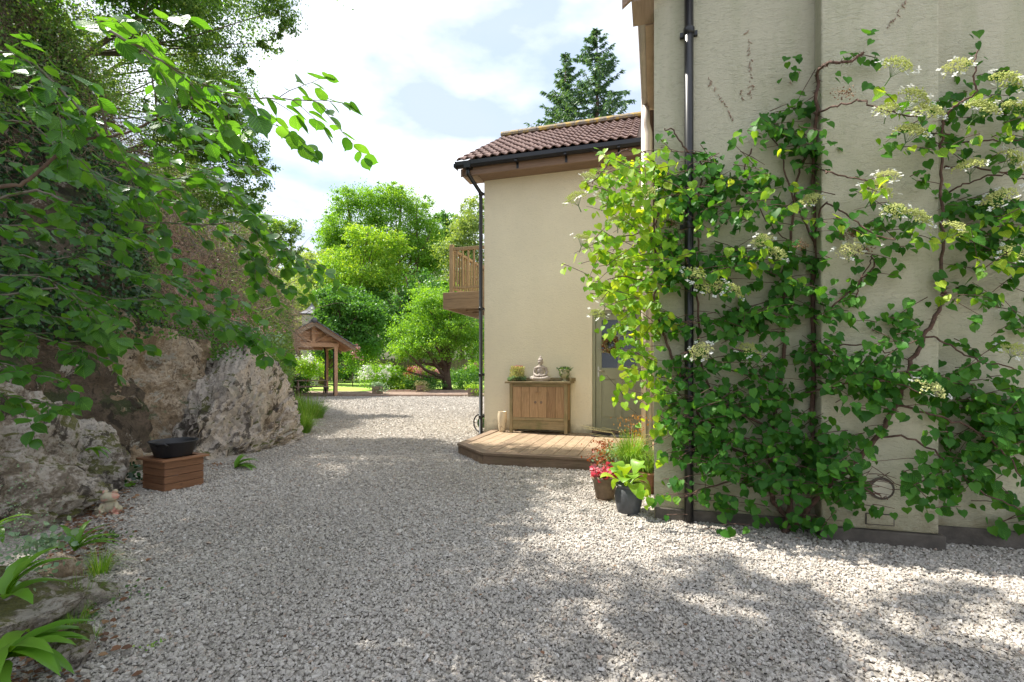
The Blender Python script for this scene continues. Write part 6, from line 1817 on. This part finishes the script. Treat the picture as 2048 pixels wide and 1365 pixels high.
# crates with plants
def crate(px, py, label, mt, big=0):
    Y = 1160 / (py - HY); p = at(px, py, Y); p[2] = 0.031 if Y > 22.8 else 0.0
    if Y > 22.6: p[1] = max(Y, 22.95); p[0] = (px - 1024) / F * p[1]; p[2] = .035
    t = thing('crate_planter', label, 'planter', p, .1, 'wooden crate planters on the stone edge')
    for z in (.02, .15, .28):
        for (a, b, c_, d) in ((-.24, .24, -.17, -.15), (-.24, .24, .15, .17), (-.24, -.22, -.149, .149), (.22, .24, -.149, .149)):
            w = MB(); w.box(a, b, c_, d, z, z + .115); obj('slat', w, 'greywood', t)
    for a in (-.215, .195):
        for c_ in (-.149, .129):
            w = MB(); w.box(a, a + .02, c_, c_ + .02, 0, .40); obj('corner_post', w, 'greywood', t)
    w = MB(); w.box(-.21, .21, -.14, .14, .3, .36); obj('soil', w, 'soil', t)
    n = 600; C = p + np.stack([rng.normal(.02, .17, n), rng.normal(0, .13, n), .40 + rng.normal(.05, .08, n)], 1)
    C[:150, 0] += .2; C[:150, 2] -= .25; C[:150, 1] -= .1
    leafcloud('foliage', C, rand_dirs(n), rand_dirs(n, (0, -.5, .8)), rng.uniform(.05, .09, n), T_DIA, mt, t)
crate(755, 790, 'left wooden crate planter with trailing pale leaves beside the gazebo post', 'bluegreen')
crate(842, 787, 'middle wooden crate planter with trailing leaves below the pink flower bed', 'sedum')
crate(946, 794, 'right wooden crate planter with yellow green leaves beside the house corner', 'leafY')

# flower beds and shrubs
def shrub(name, label, cat, px, py, Y, rx, ry, n, size, mt, mt2=None, n2=0, s2=.05, group=None):
    p = at(px, py, Y); s_ = Y / F
    base = np.array([p[0], p[1], gzf(0, Y)])
    t = thing(name, label, cat, base, 0, group)
    C, D, Nn, ss, cen = crown_leaves([(p[0], p[1], p[2], rx * s_, rx * s_ * .8, ry * s_)], n, size, cl=40, spread=.35, shell=.3, flat=.8)
    C[:, 2] = np.maximum(C[:, 2], base[2] + .02)
    leafcloud('foliage', C, D, Nn, ss, T_DIA, mt, t)
    if mt2:
        a = rng.uniform(0, 6.28, n2); u = rng.uniform(-.2, 1, n2); m_ = max(1, n2 // 9)
        cc = p + np.stack([np.cos(a) * rx * s_ * np.sqrt(1 - u * u * .8), -np.abs(np.sin(a)) * rx * s_ * .8, u * ry * s_], 1)
        C2 = np.repeat(cc[:m_], 9, 0) + rng.normal(0, s2 * .8, (m_ * 9, 3))
        leafcloud('flowers', C2, rand_dirs(len(C2)), rand_dirs(len(C2), (0, -1.5, .6)), rng.uniform(s2, s2 * 1.8, len(C2)), T_OVAL, mt2, t)
    w = MB(); w.tube([base, [p[0], p[1], (base[2] + p[2]) / 2 + .01]], .03, 6); obj('stem', w, 'bark', t, world=True)
    return t
gb = 'shrubs in the garden beds'
shrub('hydrangea_bush', 'white flowering hydrangea bush in the bed in front of the lawn', 'shrub', 758, 752, 27.5, 38, 20, 5200, .08, 'leafT', 'petal', 520, .07, gb)
shrub('garden_shrub', 'low green leafy plants at the right of the white hydrangea bush', 'shrub', 792, 762, 28, 26, 16, 3000, .09, 'leafD', None, 0, .05, gb)
shrub('rose_bush', 'pink flowering bush under the apple tree beside the trunk', 'shrub', 855, 752, 28.5, 26, 16, 3000, .08, 'leafT', 'pinkpetal', 420, .07, gb)
shrub('acer_bush', 'orange red leaved bush left of the pink flowers under the apple tree', 'shrub', 828, 748, 29, 18, 12, 2400, .09, 'rust', 'pinkpetal', 100, .06, gb)
shrub('garden_shrub', 'dark low shrub between the pink flowers and the apple trunk', 'shrub', 845, 768, 27, 34, 10, 3200, .09, 'leafD', None, 0, .05, gb)
shrub('garden_shrub', 'dark green plants right of the apple trunk', 'shrub', 925, 760, 29, 34, 20, 3600, .10, 'leafD', None, 0, .05, gb)
shrub('garden_shrub', 'small shrub with pale pink flowers near the house downpipe', 'shrub', 950, 745, 30, 24, 18, 2600, .09, 'leafT', 'pinkpetal', 40, .06, gb)
shrub('garden_shrub', 'bright round bush in front of the fence right of the gazebo roof', 'shrub', 735, 700, 37, 30, 22, 4200, .13, 'leafT', None, 0, .05, gb)
shrub('rose_bush', 'climbing pink rose beside the right eave of the gazebo', 'shrub', 705, 715, 31, 15, 26, 2200, .09, 'leafT', 'pinkpetal', 110, .10, gb)
shrub('rose_bush', 'white rose bush seen under the gazebo roof', 'shrub', 615, 735, 28, 26, 22, 3600, .10, 'leafY', 'petal', 120, .09, gb)
shrub('garden_shrub', 'tall sunny green bush seen between the gazebo posts', 'shrub', 640, 725, 34, 26, 30, 4200, .13, 'leafY', None, 0, .05, gb)
shrub('garden_shrub', 'green hedge bush behind the lawn right of the gazebo post', 'shrub', 690, 745, 37, 26, 12, 2600, .13, 'leafD', 'orange', 20, .06, gb)
shrub('garden_shrub', 'dark bush filling the gap behind the picnic bench', 'shrub', 600, 768, 24.5, 22, 16, 2400, .09, 'leafD', 'red', 30, .05, gb)
shrub('garden_shrub', 'pale tufted plants at the right end of the lawn', 'shrub', 805, 775, 27.0, 20, 10, 1800, .08, 'leafY', None, 0, .05, gb)
# low stone kerb of the bed below the apple tree
w = MB(); ek = thing('bed_kerb', 'low stone kerb of the flower bed below the apple tree', 'kerb', (-4.6, 25.9, 0))
for k in range(16):
    w = MB(); x0 = -7.3 + k * .38; w.box(x0, x0 + .36, 25.8, 25.98, .03, .03 + .14 + random.uniform(-.02, .02)); obj('kerb_stone', w, 'paving', ek, world=True, bevel=.015)
# soil bed
w = MB(); w.box(-7.4, 1.5, 26.0, 39, .04, .12); b = obj('flower_bed', w, 'ground', None); b['kind'] = 'structure'

# ================================================================== hazel branches in the foreground
HZT = np.array([-3.05, 2.25, 0.1])
hz = thing('hazel_tree', 'hazel tree reaching long leafy branches across the left foreground', 'tree', HZT)
trunk = [HZT, HZT + [-.05, .02, .6], HZT + [-.02, .0, 1.2], HZT + [.02, -.05, 1.9], HZT + [0, -.1, 2.6], HZT + [.1, -.1, 3.3]]
w = MB(); w.tube(trunk, [.07, .065, .055, .045, .035, .02], 10); obj('trunk', w, 'palebark', hz, world=True)
HB = [
    ([(-120, 400), (0, 375), (48, 366), (92, 330), (146, 293), (198, 273), (238, 271), (311, 238), (359, 216), (405, 176)], 1.75, 2.1, .008, .0035, 0),
    ([(-60, 130), (0, 106), (55, 121), (117, 176), (160, 220), (198, 273)], 1.85, 1.9, .004, .005, 1),
    ([(198, 198), (206, 230), (214, 269)], 1.8, 1.9, .003, .0045, 1),
    ([(304, 147), (310, 190), (313, 234)], 1.9, 2.0, .003, .004, 1),
    ([(200, 55), (270, 90), (335, 130), (390, 160), (430, 178), (480, 196), (570, 200), (632, 204), (668, 232)], 1.5, 1.75, .0045, .0015, 1),
    ([(-80, 400), (0, 396), (73, 381), (147, 410), (227, 429), (293, 445), (421, 449), (494, 445), (542, 476), (590, 508), (640, 530), (676, 552)], 2.1, 2.6, .007, .0015, 1),
    ([(194, 286), (256, 330), (304, 352), (360, 360), (403, 352), (450, 378), (500, 430), (545, 470)], 2.0, 2.4, .004, .0015, 1),
    ([(100, 300), (160, 330), (240, 370), (330, 400), (400, 420), (460, 470), (500, 510), (527, 540), (575, 585)], 2.2, 2.7, .0045, .0015, 1),
    ([(-100, 600), (0, 592), (56, 584), (116, 577), (175, 585), (229, 598), (316, 603), (400, 620), (460, 640), (515, 660)], 2.2, 2.7, .007, .0015, 1),
    ([(-100, 680), (0, 677), (60, 672), (120, 685), (180, 705), (240, 730)], 2.3, 2.4, .004, .0015, 1),
    ([(-100, 730), (0, 726), (53, 747), (100, 755), (141, 772)], 2.2, 2.2, .004, .0015, 1),
    ([(-80, 770), (0, 790), (60, 800), (122, 812)], 2.2, 2.2, .003, .0015, 1),
    ([(-80, 500), (0, 500), (80, 520), (160, 515), (250, 540), (330, 555), (400, 590), (440, 610)], 2.4, 2.8, .005, .0015, 1),
    ([(-80, 440), (0, 450), (90, 455), (180, 470), (270, 480), (350, 510), (420, 540)], 2.5, 2.9, .005, .0015, 1),
    ([(-80, 230), (0, 240), (60, 250), (130, 300), (170, 330), (230, 410)], 2.0, 2.1, .004, .0015, 1),
    ([(-60, 330), (0, 320), (80, 340), (150, 360), (230, 350), (300, 330), (380, 300), (440, 300)], 2.3, 2.6, .004, .0015, 1),
    ([(-80, 540), (0, 550), (100, 560), (190, 620), (260, 650)], 2.1, 2.3, .004, .0015, 1),
    ([(-60, 640), (0, 640), (70, 630), (150, 640), (210, 670), (290, 690)], 2.4, 2.6, .004, .0015, 1),
    ([(160, 60), (220, 40), (280, 60), (330, 110)], 1.6, 1.7, .003, .0015, 1),
    ([(311, 238), (370, 250), (430, 262), (480, 250), (540, 240)], 2.05, 2.0, .003, .0015, 1),
    ([(-80, 200), (0, 180), (60, 175), (110, 200), (160, 260)], 1.75, 1.8, .003, .0015, 1),
    ([(440, 640), (480, 660), (520, 680), (545, 690)], 2.8, 2.8, .003, .0015, 1),
    ([(330, 555), (380, 560), (420, 575), (470, 590)], 2.8, 2.9, .003, .0015, 1),
]
HC_, HD_, HN_, HS_ = [], [], [], []
def hleaf(p, d, size):
    HC_.append(p); HD_.append(norm(d)); HN_.append(norm(np.array([rng.normal(0, .4), -.2 + rng.normal(0, .35), 1.0 + rng.normal(0, .2)]))); HS_.append(size)
for bi, (pts, Y0, Y1, r0, r1, lf) in enumerate(HB):
    m_ = len(pts); P_ = [at(x, y, Y0 + (Y1 - Y0) * i / (m_ - 1)) for i, (x, y) in enumerate(pts)]
    if pts[0][0] < -20:
        zt = P_[0][2]; tr_ = np.array([HZT[0], HZT[1], max(.3, zt - .25)]); P_ = [tr_] + P_
    Q = []
    for i in range(len(P_) - 1):
        for k in range(5):
            t_ = k / 5; p0, p1, p2, p3 = P_[max(i - 1, 0)], P_[i], P_[i + 1], P_[min(i + 2, len(P_) - 1)]
            Q.append(.5 * ((2 * p1) + (-p0 + p2) * t_ + (2 * p0 - 5 * p1 + 4 * p2 - p3) * t_ * t_ + (-p0 + 3 * p1 - 3 * p2 + p3) * t_ ** 3) + rng.normal(0, .002, 3))
    Q.append(P_[-1])
    w = MB(); w.tube(Q, list(np.linspace(r0, r1, len(Q))), 7); obj('branch', w, 'palebark' if bi else 'bark', hz, world=True)
    Q = np.array(Q)
    seglen = np.linalg.norm(np.diff(Q, axis=0), axis=1); cum = np.concatenate([[0], np.cumsum(seglen)])
    if lf:
        s0 = cum[5] if pts[0][0] < -20 else 0
        pos = s0; side = 1
        while pos < cum[-1]:
            j = min(np.searchsorted(cum, pos), len(Q) - 1); p = Q[j]; d = norm(Q[min(j + 1, len(Q) - 1)] - Q[max(j - 1, 0)])
            perp = norm(np.cross(d, [0, 0, 1])) * side
            sz = rng.uniform(.046, .076) * (1 - .25 * (pos / cum[-1]))
            hleaf(p, d * .6 + perp * .9 + np.array([0, 0, -.35 + rng.normal(0, .3)]), sz)
            # side twig
            if rng.random() < .72 and pos < cum[-1] * .93:
                L_ = rng.uniform(.12, .34); td = norm(d * .8 + perp * rng.uniform(.4, 1.2) + np.array([0, 0, rng.normal(-.05, .25)]))
                tq = [p]; nn_ = int(L_ / .036)
                for q in range(nn_):
                    td = norm(td + np.array([0, 0, -.06]) + rng.normal(0, .06, 3)); tq.append(tq[-1] + td * .036)
                    pp_ = norm(np.cross(td, [0, 0, 1])) * (1 if q % 2 else -1)
                    if q > 0: hleaf(tq[-1], td * .7 + pp_ * .8 + np.array([0, 0, -.35 + rng.normal(0, .3)]), rng.uniform(.040, .068))
                hleaf(tq[-1], td + np.array([0, 0, -.3]), rng.uniform(.045, .07))
                w = MB(); w.tube(tq, list(np.linspace(.002, .0009, len(tq))), 4, False); obj('twig', w, 'palebark', hz, world=True)
            pos += rng.uniform(.030, .055); side = -side
HC_ = np.array(HC_); HD_ = np.array(HD_); HN_ = np.array(HN_); HS_ = np.array(HS_)
print('hazel leaves', len(HC_))
single_leaves(HC_, HD_, HN_, HS_, T_HAZEL, 'leafH', hz)
